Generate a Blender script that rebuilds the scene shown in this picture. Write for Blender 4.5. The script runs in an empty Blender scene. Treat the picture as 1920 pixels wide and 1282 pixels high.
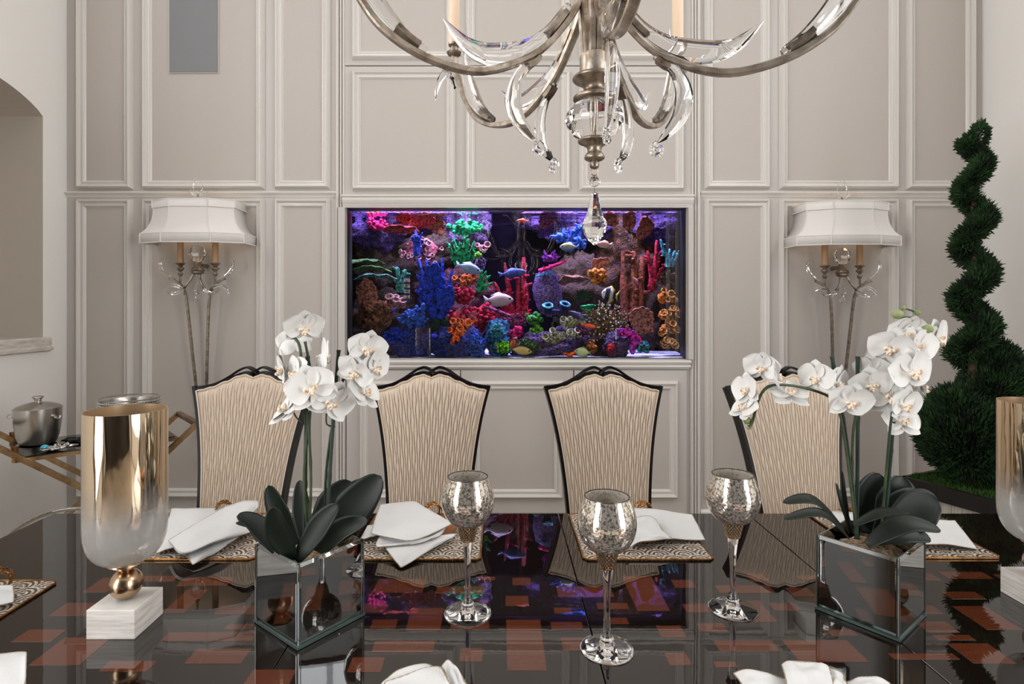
import bpy, math, random
from mathutils import Vector, Matrix, noise
random.seed(7)
C = bpy.context.scene.collection
SC = bpy.context.scene
PI = math.pi
# ---------------------------------------------------------------- camera, light, exposure
F, VX, VY, EYE = 1067.0, 938.0, 575.0, 1.51        # focal length in pixels, vanishing point, eye height
cam_d = bpy.data.cameras.new('camera'); cam = bpy.data.objects.new('camera', cam_d); C.objects.link(cam)
cam.location = (0, 0, EYE); cam.rotation_euler = (PI/2, 0, 0)
cam_d.sensor_width = 36; cam_d.lens = F/1920*36
cam_d.shift_x = (960-VX)/1920; cam_d.shift_y = -(641-VY)/1920
cam_d.clip_start = 0.02
SC.camera = cam
SC.view_settings.view_transform = 'Standard'; SC.view_settings.look = 'None'
SC.view_settings.gamma = 1; SC.view_settings.use_curve_mapping = False
SC.view_settings.exposure = 0.05
SC.cycles.max_bounces = 12; SC.cycles.transmission_bounces = 10; SC.cycles.glossy_bounces = 6
SC.cycles.diffuse_bounces = 4; SC.cycles.transparent_max_bounces = 24
SC.cycles.use_denoising = True; SC.cycles.sample_clamp_indirect = 6
SC.cycles.caustics_reflective = False; SC.cycles.caustics_refractive = False
w = bpy.data.worlds.new('sky'); SC.world = w; w.use_nodes = True
w.node_tree.nodes['Background'].inputs[0].default_value = (.8, .88, 1, 1)
w.node_tree.nodes['Background'].inputs[1].default_value = 1.0
def area(name, loc, rot, sx, sy, e, col=(1, 1, 1)):
    d = bpy.data.lights.new(name, 'AREA'); d.shape = 'RECTANGLE'; d.size = sx; d.size_y = sy; d.energy = e; d.color = col
    o = bpy.data.objects.new(name, d); C.objects.link(o); o.location = loc; o.rotation_euler = rot
    return o
YR = -3.4                                           # rear wall behind the photographer
XL, XR, CZ, WY = -2.94, 3.27, 5.3, 3.86             # left wall, right wall, ceiling, panelled wall
KW = WY/3.3
ADDED_WIN = [(-2.25, -.3, .35, 3.3, 'tall', 150, 128), (.2, 2.0, 3.0, 4.9, 'near', 62, 54)]   # unseen windows added to both side walls for light: y range, z range, kind, watts left and right
for y0, y1, z0, z1, kind, eL, eR in ADDED_WIN:
    for s, x, e in ((1, XL+.03, eL), (-1, XR-.03, eR)):
        area('added_window_light', (x, (y0+y1)/2, (z0+z1)/2), (PI/2, 0, -s*PI/2), y1-y0, z1-z0, e, (.985, .99, 1))  # stands for daylight through the added windows
# ---------------------------------------------------------------- helpers
def at(px, py, d):                                  # photograph pixel at a chosen distance
    return Vector(((px-VX)*d/F, d, EYE-(py-VY)*d/F))
TZ = .76
def on(px, py, z=0.0):                              # photograph pixel at a height above the table top
    d = F*(EYE-TZ-z)/(py-VY)
    return Vector(((px-VX)*d/F, d, TZ+z))
def S(r, g, b, k=1.0):
    f = lambda c: ((c/255+.055)/1.055)**2.4 if c > 10 else c/255/12.92
    return (f(r)*k, f(g)*k, f(b)*k, 1)
def lerp(a, b, t): return a+(b-a)*t
def curve(pts, n):                                  # Catmull-Rom through points of any dimension
    pts = [tuple(p) for p in pts]; P = [pts[0]]+pts+[pts[-1]]; out = []; m = len(pts)-1
    for i in range(n+1):
        t = i/n*m; k = min(int(t), m-1); u = t-k
        a, b, c, d = P[k:k+4]
        out.append(tuple(.5*(2*q+(r-p)*u+(2*p-5*q+4*r-s)*u*u+(3*q-p-3*r+s)*u**3) for p, q, r, s in zip(a, b, c, d)))
    return out
class MB:
    def __init__(s): s.v = []; s.f = []
    def add(s, vs, fs):
        o = len(s.v); s.v += [tuple(v) for v in vs]; s.f += [tuple(i+o for i in f) for f in fs]; return s
    def box(s, c, d, rz=0.0):
        x, y, z = d[0]/2, d[1]/2, d[2]/2; ca, sa = math.cos(rz), math.sin(rz)
        vs = [(c[0]+a*x*ca-b*y*sa, c[1]+a*x*sa+b*y*ca, c[2]+e*z) for e in (-1, 1) for a, b in ((-1, -1), (1, -1), (1, 1), (-1, 1))]
        return s.add(vs, [(3, 2, 1, 0), (4, 5, 6, 7), (0, 1, 5, 4), (1, 2, 6, 5), (2, 3, 7, 6), (3, 0, 4, 7)])
    def tube(s, pts, r, n=8, sec=None, cap=True, up=None, rr=None):
        """sweep; r: number or list; sec: unit section [(a,b)]; rr: list of (ra,rb) per point"""
        pts = [Vector(p) for p in pts]; m = len(pts)
        if sec is None: sec = [(math.cos(2*PI*k/n), math.sin(2*PI*k/n)) for k in range(n)]
        n = len(sec); vs = []; prev = None
        for i, p in enumerate(pts):
            t = (pts[min(i+1, m-1)]-pts[max(i-1, 0)])
            t = t.normalized() if t.length > 1e-9 else Vector((0, 0, 1))
            if up is not None: a = Vector(up)-t*t.dot(Vector(up))
            elif prev is None:
                a = Vector((0, 0, 1)) if abs(t.z) < .9 else Vector((1, 0, 0)); a = a-t*a.dot(t)
            else: a = prev-t*prev.dot(t)
            a = a.normalized() if a.length > 1e-6 else Vector((1, 0, 0)); prev = a; b = t.cross(a)
            ra, rb = rr[i] if rr else ((r[i], r[i]) if isinstance(r, (list, tuple)) else (r, r))
            vs += [p+a*(q[0]*ra)+b*(q[1]*rb) for q in sec]
        fs = [(i*n+k, i*n+(k+1) % n, (i+1)*n+(k+1) % n, (i+1)*n+k) for i in range(m-1) for k in range(n)]
        if cap: fs += [tuple(range(n-1, -1, -1)), tuple((m-1)*n+k for k in range(n))]
        return s.add(vs, fs)
    def lathe(s, prof, n=24, c=(0, 0, 0), ax=None, sx=1, sy=1, ph=0):
        """prof: [(r,z)] from bottom to top; ax: direction of the axis"""
        M = Vector((0, 0, 1)).rotation_difference(Vector(ax)).to_matrix() if ax is not None else None
        vs = []; fs = []; c = Vector(c)
        for r, z in prof:
            for k in range(n):
                a = 2*PI*k/n+ph; v = Vector((r*math.cos(a)*sx, r*math.sin(a)*sy, z))
                vs.append(c+(M @ v if M else v))
        for i in range(len(prof)-1):
            for k in range(n):
                k2 = (k+1) % n; fs.append((i*n+k, i*n+k2, (i+1)*n+k2, (i+1)*n+k))
        if prof[0][0] > 1e-5 or True: fs.append(tuple(range(n-1, -1, -1)))
        fs.append(tuple((len(prof)-1)*n+k for k in range(n)))
        return s.add(vs, fs)
    def shell(s, prof, n=24, c=(0, 0, 0)):           # open surface of revolution
        vs = [(c[0]+r*math.cos(2*PI*k/n), c[1]+r*math.sin(2*PI*k/n), c[2]+z) for r, z in prof for k in range(n)]
        return s.add(vs, [(i*n+k, i*n+(k+1) % n, (i+1)*n+(k+1) % n, (i+1)*n+k) for i in range(len(prof)-1) for k in range(n)])
    def grid(s, fn, nu, nv, closed=False):
        m = nu if closed else nu+1
        vs = [fn(i/nu, j/nv) for j in range(nv+1) for i in range(m)]
        fs = [(j*m+i, j*m+(i+1) % m, (j+1)*m+(i+1) % m, (j+1)*m+i) for j in range(nv) for i in range(nu)]
        return s.add(vs, fs)
    def prism(s, poly, y0, y1):                      # polygon in x,z swept along y
        n = len(poly); vs = [(x, y0, z) for x, z in poly]+[(x, y1, z) for x, z in poly]
        return s.add(vs, [tuple(range(n-1, -1, -1)), tuple(range(n, 2*n))]+[(k, (k+1) % n, n+(k+1) % n, n+k) for k in range(n)])
    def ball(s, c, r, n=10, m=6):
        r = r if isinstance(r, (tuple, list)) else (r, r, r)
        vs = [(c[0]+r[0]*math.sin(PI*j/m)*math.cos(2*PI*k/n), c[1]+r[1]*math.sin(PI*j/m)*math.sin(2*PI*k/n), c[2]-r[2]*math.cos(PI*j/m)) for j in range(1, m) for k in range(n)]
        vs += [(c[0], c[1], c[2]-r[2]), (c[0], c[1], c[2]+r[2])]; a = (m-1)*n
        fs = [(j*n+k, j*n+(k+1) % n, (j+1)*n+(k+1) % n, (j+1)*n+k) for j in range(m-2) for k in range(n)]
        fs += [(a, (k+1) % n, k) for k in range(n)]+[(a+1, (m-2)*n+k, (m-2)*n+(k+1) % n) for k in range(n)]
        return s.add(vs, fs)
    def blob(s, c, r, amp=.25, fr=2.0, seed=0, n=22, m=14):
        o = len(s.v); s.ball((0, 0, 0), 1, n, m); sd = Vector((seed*3.1, seed*1.7, seed*.9))
        for i in range(o, len(s.v)):
            v = Vector(s.v[i]); q = 1+amp*(noise.noise(v*fr+sd)*1.2+.6*noise.noise(v*fr*2.7+sd)+.35*noise.noise(v*fr*6+sd)+(.22*noise.noise(v*fr*14+sd) if n > 40 else 0))
            s.v[i] = (c[0]+v.x*r[0]*q, c[1]+v.y*r[1]*q, c[2]+v.z*r[2]*q)
        return s
    def frame(s, x0, x1, z0, z1, y, prof):           # mitred picture-frame moulding on a wall facing -y
        n = len(prof); vs = []
        for t, h in prof: vs += [(x0+t, y-h, z0+t), (x1-t, y-h, z0+t), (x1-t, y-h, z1-t), (x0+t, y-h, z1-t)]
        return s.add(vs, [(i*4+k, i*4+(k+1) % 4, (i+1)*4+(k+1) % 4, (i+1)*4+k) for i in range(n-1) for k in range(4)])
    def build(s, name, mat, parent=None, org=None, smooth=True, ang=40, solid=0):
        o0 = Vector(org) if org is not None else Vector((0, 0, 0))
        me = bpy.data.meshes.new(name); me.from_pydata([tuple(Vector(v)-o0) for v in s.v], [], s.f); me.update()
        if smooth:
            me.polygons.foreach_set('use_smooth', [True]*len(me.polygons))
            try: me.set_sharp_from_angle(angle=math.radians(ang))
            except Exception: pass
        me.materials.append(mat)
        o = bpy.data.objects.new(name, me); C.objects.link(o)
        if parent is not None:
            o.parent = parent
            if org == 'w': pass
        elif org is not None: o.location = o0
        if solid:
            m = o.modifiers.new('thickness', 'SOLIDIFY'); m.thickness = solid; m.offset = 0
        return o
def tag(o, label, cat, group=None):
    o['label'] = label; o['category'] = cat
    if group: o['group'] = group
    return o
def thing(name, label, cat, loc=(0, 0, 0), rz=0, group=None):
    o = bpy.data.objects.new(name, None); C.objects.link(o); o.location = loc; o.rotation_euler = (0, 0, rz)
    o.empty_display_size = .05
    return tag(o, label, cat, group)
def struct(o): o['kind'] = 'structure'; return o
def dup(o, parent=None, loc=None, rot=None):
    c = o.copy(); C.objects.link(c); c.parent = parent
    if loc is not None: c.location = loc
    if rot is not None: c.rotation_euler = rot
    for ch in list(o.children): dup(ch, c)
    return c
# ---------------------------------------------------------------- materials
MATS = {}
def mat(name, col, rough=.5, metal=0.0, bump=0, bscale=40, var=0, vscale=8, col2=None, spec=.5, coat=0, trans=0, ior=1.45, sheen=0, emit=None, estr=0, sub=0, stretch=None, alpha=1, c0=.35, c1=.65):
    if name in MATS: return MATS[name]
    m = bpy.data.materials.new(name); m.use_nodes = True; nt = m.node_tree; b = nt.nodes['Principled BSDF']; L = nt.links
    I = b.inputs
    I['Base Color'].default_value = col; I['Roughness'].default_value = rough; I['Metallic'].default_value = metal
    I['Specular IOR Level'].default_value = spec; I['Coat Weight'].default_value = coat; I['Coat Roughness'].default_value = .03
    I['Transmission Weight'].default_value = trans; I['IOR'].default_value = ior; I['Sheen Weight'].default_value = sheen
    I['Alpha'].default_value = alpha
    if emit: I['Emission Color'].default_value = emit; I['Emission Strength'].default_value = estr
    if sub: I['Subsurface Weight'].default_value = sub; I['Subsurface Radius'].default_value = (.01, .008, .006)
    tc = nt.nodes.new('ShaderNodeTexCoord'); mp = nt.nodes.new('ShaderNodeMapping'); L.new(tc.outputs['Object'], mp.inputs['Vector'])
    if stretch: mp.inputs['Scale'].default_value = stretch
    if col2 is not None:
        nz = nt.nodes.new('ShaderNodeTexNoise'); nz.inputs['Scale'].default_value = vscale; nz.inputs['Detail'].default_value = 5
        rp = nt.nodes.new('ShaderNodeValToRGB'); L.new(mp.outputs[0], nz.inputs['Vector']); L.new(nz.outputs['Fac'], rp.inputs['Fac'])
        rp.color_ramp.elements[0].color = col; rp.color_ramp.elements[1].color = col2
        rp.color_ramp.elements[0].position = c0; rp.color_ramp.elements[1].position = c1
        L.new(rp.outputs[0], I['Base Color'])
    if bump:
        nz2 = nt.nodes.new('ShaderNodeTexNoise'); nz2.inputs['Scale'].default_value = bscale; nz2.inputs['Detail'].default_value = 4
        bp = nt.nodes.new('ShaderNodeBump'); bp.inputs['Strength'].default_value = bump; bp.inputs['Distance'].default_value = .01
        L.new(mp.outputs[0], nz2.inputs['Vector']); L.new(nz2.outputs['Fac'], bp.inputs['Height']); L.new(bp.outputs[0], I['Normal'])
    MATS[name] = m; return m
def pane_mat(name, refl=.06, tint=(1, 1, 1, 1), rough=0.0, fresnel=True):
    m = bpy.data.materials.new(name); m.use_nodes = True; nt = m.node_tree; nt.nodes.clear(); L = nt.links
    o = nt.nodes.new('ShaderNodeOutputMaterial'); mx = nt.nodes.new('ShaderNodeMixShader')
    t = nt.nodes.new('ShaderNodeBsdfTransparent'); g = nt.nodes.new('ShaderNodeBsdfGlossy')
    t.inputs[0].default_value = tint; g.inputs['Roughness'].default_value = rough
    if fresnel:
        lw = nt.nodes.new('ShaderNodeFresnel'); lw.inputs[0].default_value = 1.5; L.new(lw.outputs[0], mx.inputs[0])
    else: mx.inputs[0].default_value = refl
    L.new(t.outputs[0], mx.inputs[1]); L.new(g.outputs[0], mx.inputs[2]); L.new(mx.outputs[0], o.inputs[0]); return m
GREIGE = mat('greige_paint', S(196, 191, 186), .36, bump=.03, bscale=300)
FIELD = mat('grasscloth', S(194, 187, 181), .55, col2=S(188, 180, 174), vscale=120, stretch=(1, 1, 12), bump=.08, bscale=160)
TRIM = mat('greige_trim', S(222, 218, 213), .18, bump=.02, bscale=200)  # same greige, made lighter to carry the mouldings' highlights
REARWOOD = mat('dark_panelling', S(28, 22, 19), .5, col2=S(20, 15, 13), vscale=6, stretch=(6, 6, 1))
OFFWHITE = mat('offwhite_paint', S(246, 244, 241), .6, bump=.04, bscale=200)
LEDGE = mat('travertine', S(222, 216, 208), .5, col2=S(196, 188, 178), vscale=14, stretch=(1, 1, 5), bump=.2)
LACQ = mat('espresso_lacquer', S(22, 15, 12), .012, ior=1.75, bump=.012, bscale=9)
INLAY = mat('rosewood_inlay', S(92, 47, 29), .012, col2=S(85, 42, 26), vscale=20, stretch=(1, 6, 1), ior=1.75)
EBONY = mat('ebony_wood', S(11, 9, 8), .36, spec=.22)
SATIN = mat('champagne_satin', S(200, 182, 163), .32, sheen=.15, spec=.5)
SILVER = mat('antique_silver', S(198, 187, 174), .34, metal=.85, col2=S(146, 132, 118), vscale=30, bump=.15, bscale=60)
PEWTER = mat('pewter', S(166, 153, 138), .36, metal=.85, col2=S(116, 102, 90), vscale=40, bump=.1)
CRYSTAL = mat('clear_crystal', (1, 1, 1, 1), 0, trans=1, ior=1.45)
GLASS = mat('clear_glass', (1, 1, 1, 1), 0, trans=1, ior=1.45)
ACRYL = mat('acrylic', (1, 1, 1, 1), .02, trans=1, ior=1.3)
CREAM = mat('cream_candle', S(222, 198, 174), .5, sub=.1)
BULB = mat('lit_bulb', (1, .8, .5, 1), .3, emit=(1, .72, .4, 1), estr=18)
SHADE = mat('white_linen_shade', S(232, 228, 225), .8, bump=.05, bscale=500)
WHITECLOTH = mat('white_linen', S(210, 210, 210), .75, bump=.08, bscale=350, sheen=.2)
STITCH = mat('taupe_stitching', S(150, 135, 112), .8)
GOLD = mat('aged_gold', S(186, 134, 78), .3, metal=.9, col2=S(120, 78, 40), vscale=30)
BRONZE = mat('cart_bronze', S(176, 144, 104), .3, metal=.9, col2=S(128, 100, 68), vscale=20)
BLACKGLASS = mat('black_glass', S(12, 12, 13), .04)
STEEL = mat('brushed_steel', S(190, 186, 180), .28, metal=1, stretch=(1, 1, .02), bump=.05, bscale=200)
LEAF = mat('orchid_leaf', S(12, 21, 13), .48, col2=S(20, 30, 21), vscale=10)
STEM = mat('orchid_stem', S(36, 52, 38), .5, col2=S(66, 78, 48), vscale=30)
STAKE = mat('green_stake', S(40, 56, 46), .6)
PETAL = mat('orchid_petal', S(226, 225, 222), .55, sub=.15, bump=.06, bscale=120)
LIP = mat('orchid_lip', S(240, 232, 215), .5, col2=S(205, 130, 60), vscale=110, c0=.48, c1=.62)
BUD = mat('orchid_bud', S(96, 120, 64), .5, col2=S(160, 165, 120), vscale=30)
BARK = mat('bark_chips', S(120, 90, 66), .9, col2=S(190, 165, 135), vscale=120, bump=.6, bscale=150)
MIRROR = mat('mirror', (.46, .48, .49, 1), .015, metal=1)
MEDGE = mat('green_glass_edge', S(120, 138, 134), .06, metal=.7)
STONEB = mat('striped_bone', S(240, 236, 230), .4, col2=S(208, 202, 194), vscale=9, stretch=(1.5, 1.5, 18))
FLOORM = mat('floor_tile', S(170, 158, 142), .3, col2=S(150, 138, 124), vscale=3)
CEILM = mat('ceiling_paint', S(228, 226, 222), .8)
GREYPANEL = mat('grey_speaker_cloth', S(134, 135, 138), .7, bump=.05, bscale=400)
DARKTRAY = mat('dark_tray', S(32, 27, 26), .4)
WASHED = mat('whitewashed_wood', S(214, 208, 200), .6, col2=S(190, 182, 172), vscale=10, stretch=(14, 14, .6))
SOIL = mat('soil', S(40, 34, 26), .9)
# ================================================================ the room
U_ = WY/F
ZK = lambda z: EYE+(z-EYE)*KW                       # heights read at the old wall distance
def wx(px): return (px-VX)*U_
def wz(py): return EYE-(py-VY)*U_
struct(MB().box(((XL+XR)/2, (WY+YR)/2, -.05), (XR-XL+1.4, WY-YR+1.6, .1)).build('floor', FLOORM))
struct(MB().box(((XL+XR)/2, (WY+YR)/2, CZ+.05), (XR-XL+1.4, WY-YR+1.6, .1)).build('ceiling', CEILM))
AX0, AX1, AZ0, AZ1 = wx(650), wx(1287), wz(673), wz(390)
def wallbox(m, x0, x1, z0, z1, y0=WY, y1=WY+.12): return m.box(((x0+x1)/2, (y0+y1)/2, (z0+z1)/2), (x1-x0, y1-y0, z1-z0))
m = MB()
wallbox(m, XL-.5, AX0, 0, CZ); wallbox(m, AX1, XR+.5, 0, CZ); wallbox(m, AX0, AX1, 0, AZ0); wallbox(m, AX0, AX1, AZ1, CZ)
wb = struct(m.build('wall_back', GREIGE, smooth=False))
PROF = [(0, 0), (.003, .010), (.008, .019), (.013, .024), (.018, .022), (.022, .014), (.025, .011), (.033, .010), (.037, .014), (.042, .013), (.047, .006), (.051, .003), (.052, 0)]
PROF = [(t*KW, h*KW*1.35) for t, h in PROF]
def moulding(x0, x1, y0, y1, parent=wb, yy=WY):      # pixel box on the wall; y0 upper
    a, b = sorted((wx(x0), wx(x1))); z1 = wz(y0); z0 = wz(y1)
    MB().box(((a+b)/2, yy-.001, (z0+z1)/2), (b-a-.1, .004, z1-z0-.1)).build('panel_field', FIELD, parent, smooth=False)
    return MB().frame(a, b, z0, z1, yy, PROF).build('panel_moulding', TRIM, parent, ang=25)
cols = [(146, 250), (269, 497), (516, 620), (1320, 1442), (1460, 1682), (1698, 1826)]
for a, b in cols:
    moulding(a, b, -300, 355); moulding(a, b, 373, 931)
RAIL = [(0, 0), (0, .02), (.008, .026), (.016, .018), (.022, .010), (.03, .006), (.034, 0)]
def rail(x0, x1, ztop, prof, name='chair_rail', parent=wb, yy=WY):
    vs = []; n = len(prof); prof = [(t*KW, h*KW) for t, h in prof]
    for t, h in prof: vs += [(x0, yy-h, ztop-t), (x1, yy-h, ztop-t)]
    fs = [(2*i+1, 2*i, 2*i+2, 2*i+3) for i in range(n-1)]+[tuple(range(0, 2*n, 2)), tuple(range(2*n-1, 0, -2))]
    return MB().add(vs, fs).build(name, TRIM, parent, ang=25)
rail(XL, wx(634), wz(360), RAIL); rail(wx(1312), XR, wz(360), RAIL)
BASE = [(0, 0), (0, .012), (.012, .02), (.03, .022), (.12, .022), (.12, 0)]
rail(XL, wx(634), .14, BASE, 'skirting'); rail(wx(1312), XR, .14, BASE, 'skirting')
# vertical bead trims beside the built-in cabinet
for c in (640, 1303):
    for off, w_, h in ((-6.5, 5, .03), (0, 4, .022), (6, 5, .03)):
        x = wx(c+off); ww = w_*U_
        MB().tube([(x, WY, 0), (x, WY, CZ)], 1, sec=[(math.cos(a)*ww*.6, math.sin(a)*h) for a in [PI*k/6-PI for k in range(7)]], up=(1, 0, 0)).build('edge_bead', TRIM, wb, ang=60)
# built-in cabinet doors above and below the aquarium
def door(x0, x1, y0, y1, frames):
    a, b = wx(x0)+.002, wx(x1)-.002; z1, z0 = wz(y0)-.002, (wz(y1)+.002 if y1 else .12)
    d = MB().box(((a+b)/2, WY-.011, (z0+z1)/2), (b-a, .022, z1-z0)).build('cabinet_door', GREIGE, wb, smooth=False)
    for fx0, fx1, fy0, fy1 in frames: moulding(fx0, fx1, fy0, fy1, d, WY-.022)
door(648, 1294, -330, 125.4, [(662, 854, -300, 116), (874, 1068, -300, 116), (1085, 1280, -300, 116)])
door(648, 1294, 126.6, 368, [(662, 854, 136, 359.5), (874, 1068, 136, 359.5), (1085, 1280, 136, 359.5)])
for x0, x1, f0, f1 in ((651, 863.5, 676, 846), (864.5, 1074.5, 884, 1055), (1075.5, 1286, 1095, 1269)):
    door(x0, x1, 693, None, [(f0, f1, 713, 931)])
# aquarium surround
CROWN = [(0, 0), (0, .05), (.010, .05), (.013, .04), (.028, .043), (.045, .038), (.055, .03), (.06, .03), (.063, .024), (.07, .024), (.07, 0)]
rail(wx(645), wx(1297), wz(367.5), CROWN, 'aquarium_cornice')
SILL = [(0, 0), (0, .04), (.01, .045), (.02, .04), (.026, .03), (.04, .034), (.046, .02), (.05, .02), (.05, 0)]
rail(wx(637), wx(1292), wz(674), SILL, 'aquarium_sill')
for a, b in ((637, 649.5), (1287.5, 1297)):
    x0, x1 = wx(a), wx(b)
    MB().box(((x0+x1)/2, WY-.02, (AZ0+AZ1)/2), (x1-x0, .04, AZ1-AZ0)).build('aquarium_side_trim', GREIGE, wb, smooth=False)
# left wall with arched niche
m = MB(); y0, y1, zs, zsp, zt = 2.373*KW, 3.127*KW, ZK(1.32), ZK(2.556), ZK(2.668)
arch = [(lerp(y1, y0, i/20), zsp+(zt-zsp)*math.sin(PI*i/20)**.75) for i in range(21)]
q = lambda pts: m.add([(XL, y, z) for y, z in pts], [tuple(range(len(pts)))])
q([(YR-.2, 0), (y0, 0), (y0, CZ), (YR-.2, CZ)]); q([(y1, 0), (WY+.1, 0), (WY+.1, CZ), (y1, CZ)]); q([(y0, 0), (y1, 0), (y1, zs), (y0, zs)])
for i in range(20): q([arch[i], arch[i+1], (arch[i+1][0], CZ), (arch[i][0], CZ)])
wl = struct(m.build('wall_left', OFFWHITE, ang=30)); m = MB(); XN = XL-.42; ring = [(y1, zs)]+arch+[(y0, zs)]
for i in range(len(ring)):
    a, b = ring[i], ring[(i+1) % len(ring)]
    m.add([(XL, *a), (XL, *b), (XN, *b), (XN, *a)], [(0, 1, 2, 3)])
m.add([(XN, *p) for p in ring], [tuple(range(len(ring)))])
m.build('niche_lining', mat('taupe_niche', S(206, 197, 187), .6), wl, ang=30)
MB().prism([(XL+x, zs+z) for x, z in ((-.41, .001), (-.41, .028), (.014, .028), (.023, .018), (.023, -.032), (.035, -.04), (.035, -.056), (0, -.068), (-.02, -.068), (-.02, .001))], 2.30*KW, 3.165*KW).build('niche_ledge', LEDGE, wl, ang=20)
struct(MB().box((XR+.06, (WY+YR)/2, CZ/2), (.12, WY-YR+.4, CZ)).build('wall_right', OFFWHITE, smooth=False))
# dark rear wall behind the photographer; unseen side windows added to light the room
struct(wallbox(MB(), XL-.5, XR+.5, 0, CZ, YR-.15, YR).build('wall_rear', REARWOOD, smooth=False))
WF = mat('added_window_frame', S(60, 52, 46), .4)
cm = mat('taupe_curtain', S(150, 134, 118), .8)
nw = 0
for y0, y1, z0, z1, kind, _a, _b in ADDED_WIN:
    for k, (x, s_) in enumerate(((XL+.06, 1), (XR-.06, -1))):
        f = MB(); nw += 1
        for y in (y0, (y0+y1)/2, y1): f.box((x-s_*.055, y, (z0+z1)/2), (.05, .05, z1-z0))
        for z in (z0, (z0+z1)/2, z1): f.box((x-s_*.055, (y0+y1)/2, z), (.05, y1-y0, .05))
        struct(f.build('added_window_%d' % nw, WF, smooth=False))  # frame of an unseen window added as a light source
        if kind == 'near': continue
        for e, y in enumerate((y0-.15, y1+.13)):
            cur_ = MB().grid(lambda u, v: (x+s_*(.10+.03*math.sin(u*6*PI)), y+(u-.5)*.22, .02+v*3.5), 30, 1)
            tag(cur_.build('curtain', cm, org=(x, y, .02), solid=.004), 'taupe curtain at the %s side of the added %s window' % (('far', 'near')[e], ('left', 'right')[k]), 'curtain', 'added window curtains')
# grey recessed speaker panel high on the left
p = thing('wall_speaker', 'grey rectangular speaker panel set in the tall wall panel', 'speaker', (wx(364), WY, wz(136)))
a, b, z0 = wx(319), wx(410), wz(136)
MB().box((0, -.002, .33), (b-a-.004, .012, .66)).build('speaker_grille', GREYPANEL, p, smooth=False)
MB().frame(a-wx(364), b-wx(364), -.004, .664, 0, [(-.004, 0), (-.004, .011), (0, .011), (.001, 0)]).build('speaker_frame', GREIGE, p)

# ================================================================ dining table
TX0, TX1, TY0, TY1 = -1.62, 2.08, .58, 2.066
tab = thing('dining_table', 'long glossy espresso dining table with rust brown block inlay', 'table', ((TX0+TX1)/2, (TY0+TY1)/2, 0))
TO = Vector(((TX0+TX1)/2, (TY0+TY1)/2, 0))
seams = [TX0, -.47, .21, .895, TX1]
for k in range(4):
    a, b = seams[k]+(.0012 if k else 0), seams[k+1]-(.0012 if k < 3 else 0)
    leaf = MB().box(((a+b)/2, (TY0+TY1)/2, TZ-.022), (b-a, TY1-TY0, .044)).build('tabletop_leaf', LACQ, tab, org=TO, smooth=False)
    bv = leaf.modifiers.new('bevel', 'BEVEL'); bv.width = .0012; bv.segments = 2
MB().box(((TX0+TX1)/2, (TY0+TY1)/2, TZ-.085), (TX1-TX0-.3, TY1-TY0-.3, .08)).build('apron', EBONY, tab, org=TO, smooth=False)
for x in (-.75, 1.2):
    MB().lathe([(.26, 0), (.27, .03), (.25, .05), (.12, .09), (.1, .3), (.14, .5), (.12, .6), (.2, .635)], 28, (x, (TY0+TY1)/2, 0)).build('pedestal', EBONY, tab, org=TO)
INL = [(698,792,1085,1111),(816,909,1099,1113),(899,928,1081,1088),(961,996,1083,1097),(948,992,1117,1136),(1047,1152,1099,1119),(1040,1073,1139,1150),(670,719,1131,1149),(760,825,1140,1182),(693,741,1161,1178),(844,917,1166,1179),(881,915,1124,1131),(951,1025,1162,1257),(1034,1094,1166,1180),(696,812,1201,1223),(861,904,1215,1240),(650,713,1232,1260),(1056,1102,1195,1220),(1195,1257,1080,1145),(1267,1306,1087,1102),(1351,1455,1097,1112),(1121,1180,1130,1142),(1139,1180,1158,1170),(1288,1345,1132,1148),(1405,1458,1126,1166),(1240,1288,1173,1195),(1315,1366,1168,1184),(1256,1298,1224,1247),(1350,1463,1200,1221),(1343,1385,1240,1251),(1453,1504,1130,1145),(1410,1445,1075,1090),(1500,1570,1079,1087),(1488,1530,1102,1118),(1500,1630,1200,1241),(1440,1463,1204,1220),(1785,1850,1109,1123),(1850,1917,1136,1180),(1825,1905,1206,1243),(1880,1930,1077,1087),(1677,1800,1225,1236),(1736,1765,1074,1087),(1780,1864,1072,1085),(154,200,1083,1110),(91,170,1130,1154),(21,95,1180,1203),(53,148,1195,1247),(114,160,1234,1254),(184,275,1239,1259),(302,345,1105,1150),(258,325,1079,1089),(330,425,1082,1098),(340,470,1106,1122),(318,380,1140,1157),(400,480,1135,1152),(300,470,1185,1202),(345,450,1216,1244),(420,470,1170,1180),(1590,1660,1090,1100),(1700,1770,1135,1150),(1560,1610,1180,1192),(1740,1800,1165,1185),(1760,1830,1190,1200)]
USED = []
for x0, x1, y0, y1 in INL:
    d0, d1 = F*.75/(y1-VY), F*.75/(y0-VY); a, b = (x0-VX)*d0/F, (x1-VX)*d0/F
    if any(abs((a+b)/2-q[0]) < (b-a+q[2])/2+.004 and abs((d0+d1)/2-q[1]) < (d1-d0+q[3])/2+.004 for q in USED): continue
    USED.append(((a+b)/2, (d0+d1)/2, b-a, d1-d0))
    MB().box(((a+b)/2, (d0+d1)/2, TZ-.0009), (b-a, d1-d0, .0024)).build('inlay_block', INLAY, tab, org=TO, smooth=False)
rnd = random.Random(5); DONE = [(p[0], p[1], p[2], p[3]) for p in USED]
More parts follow.
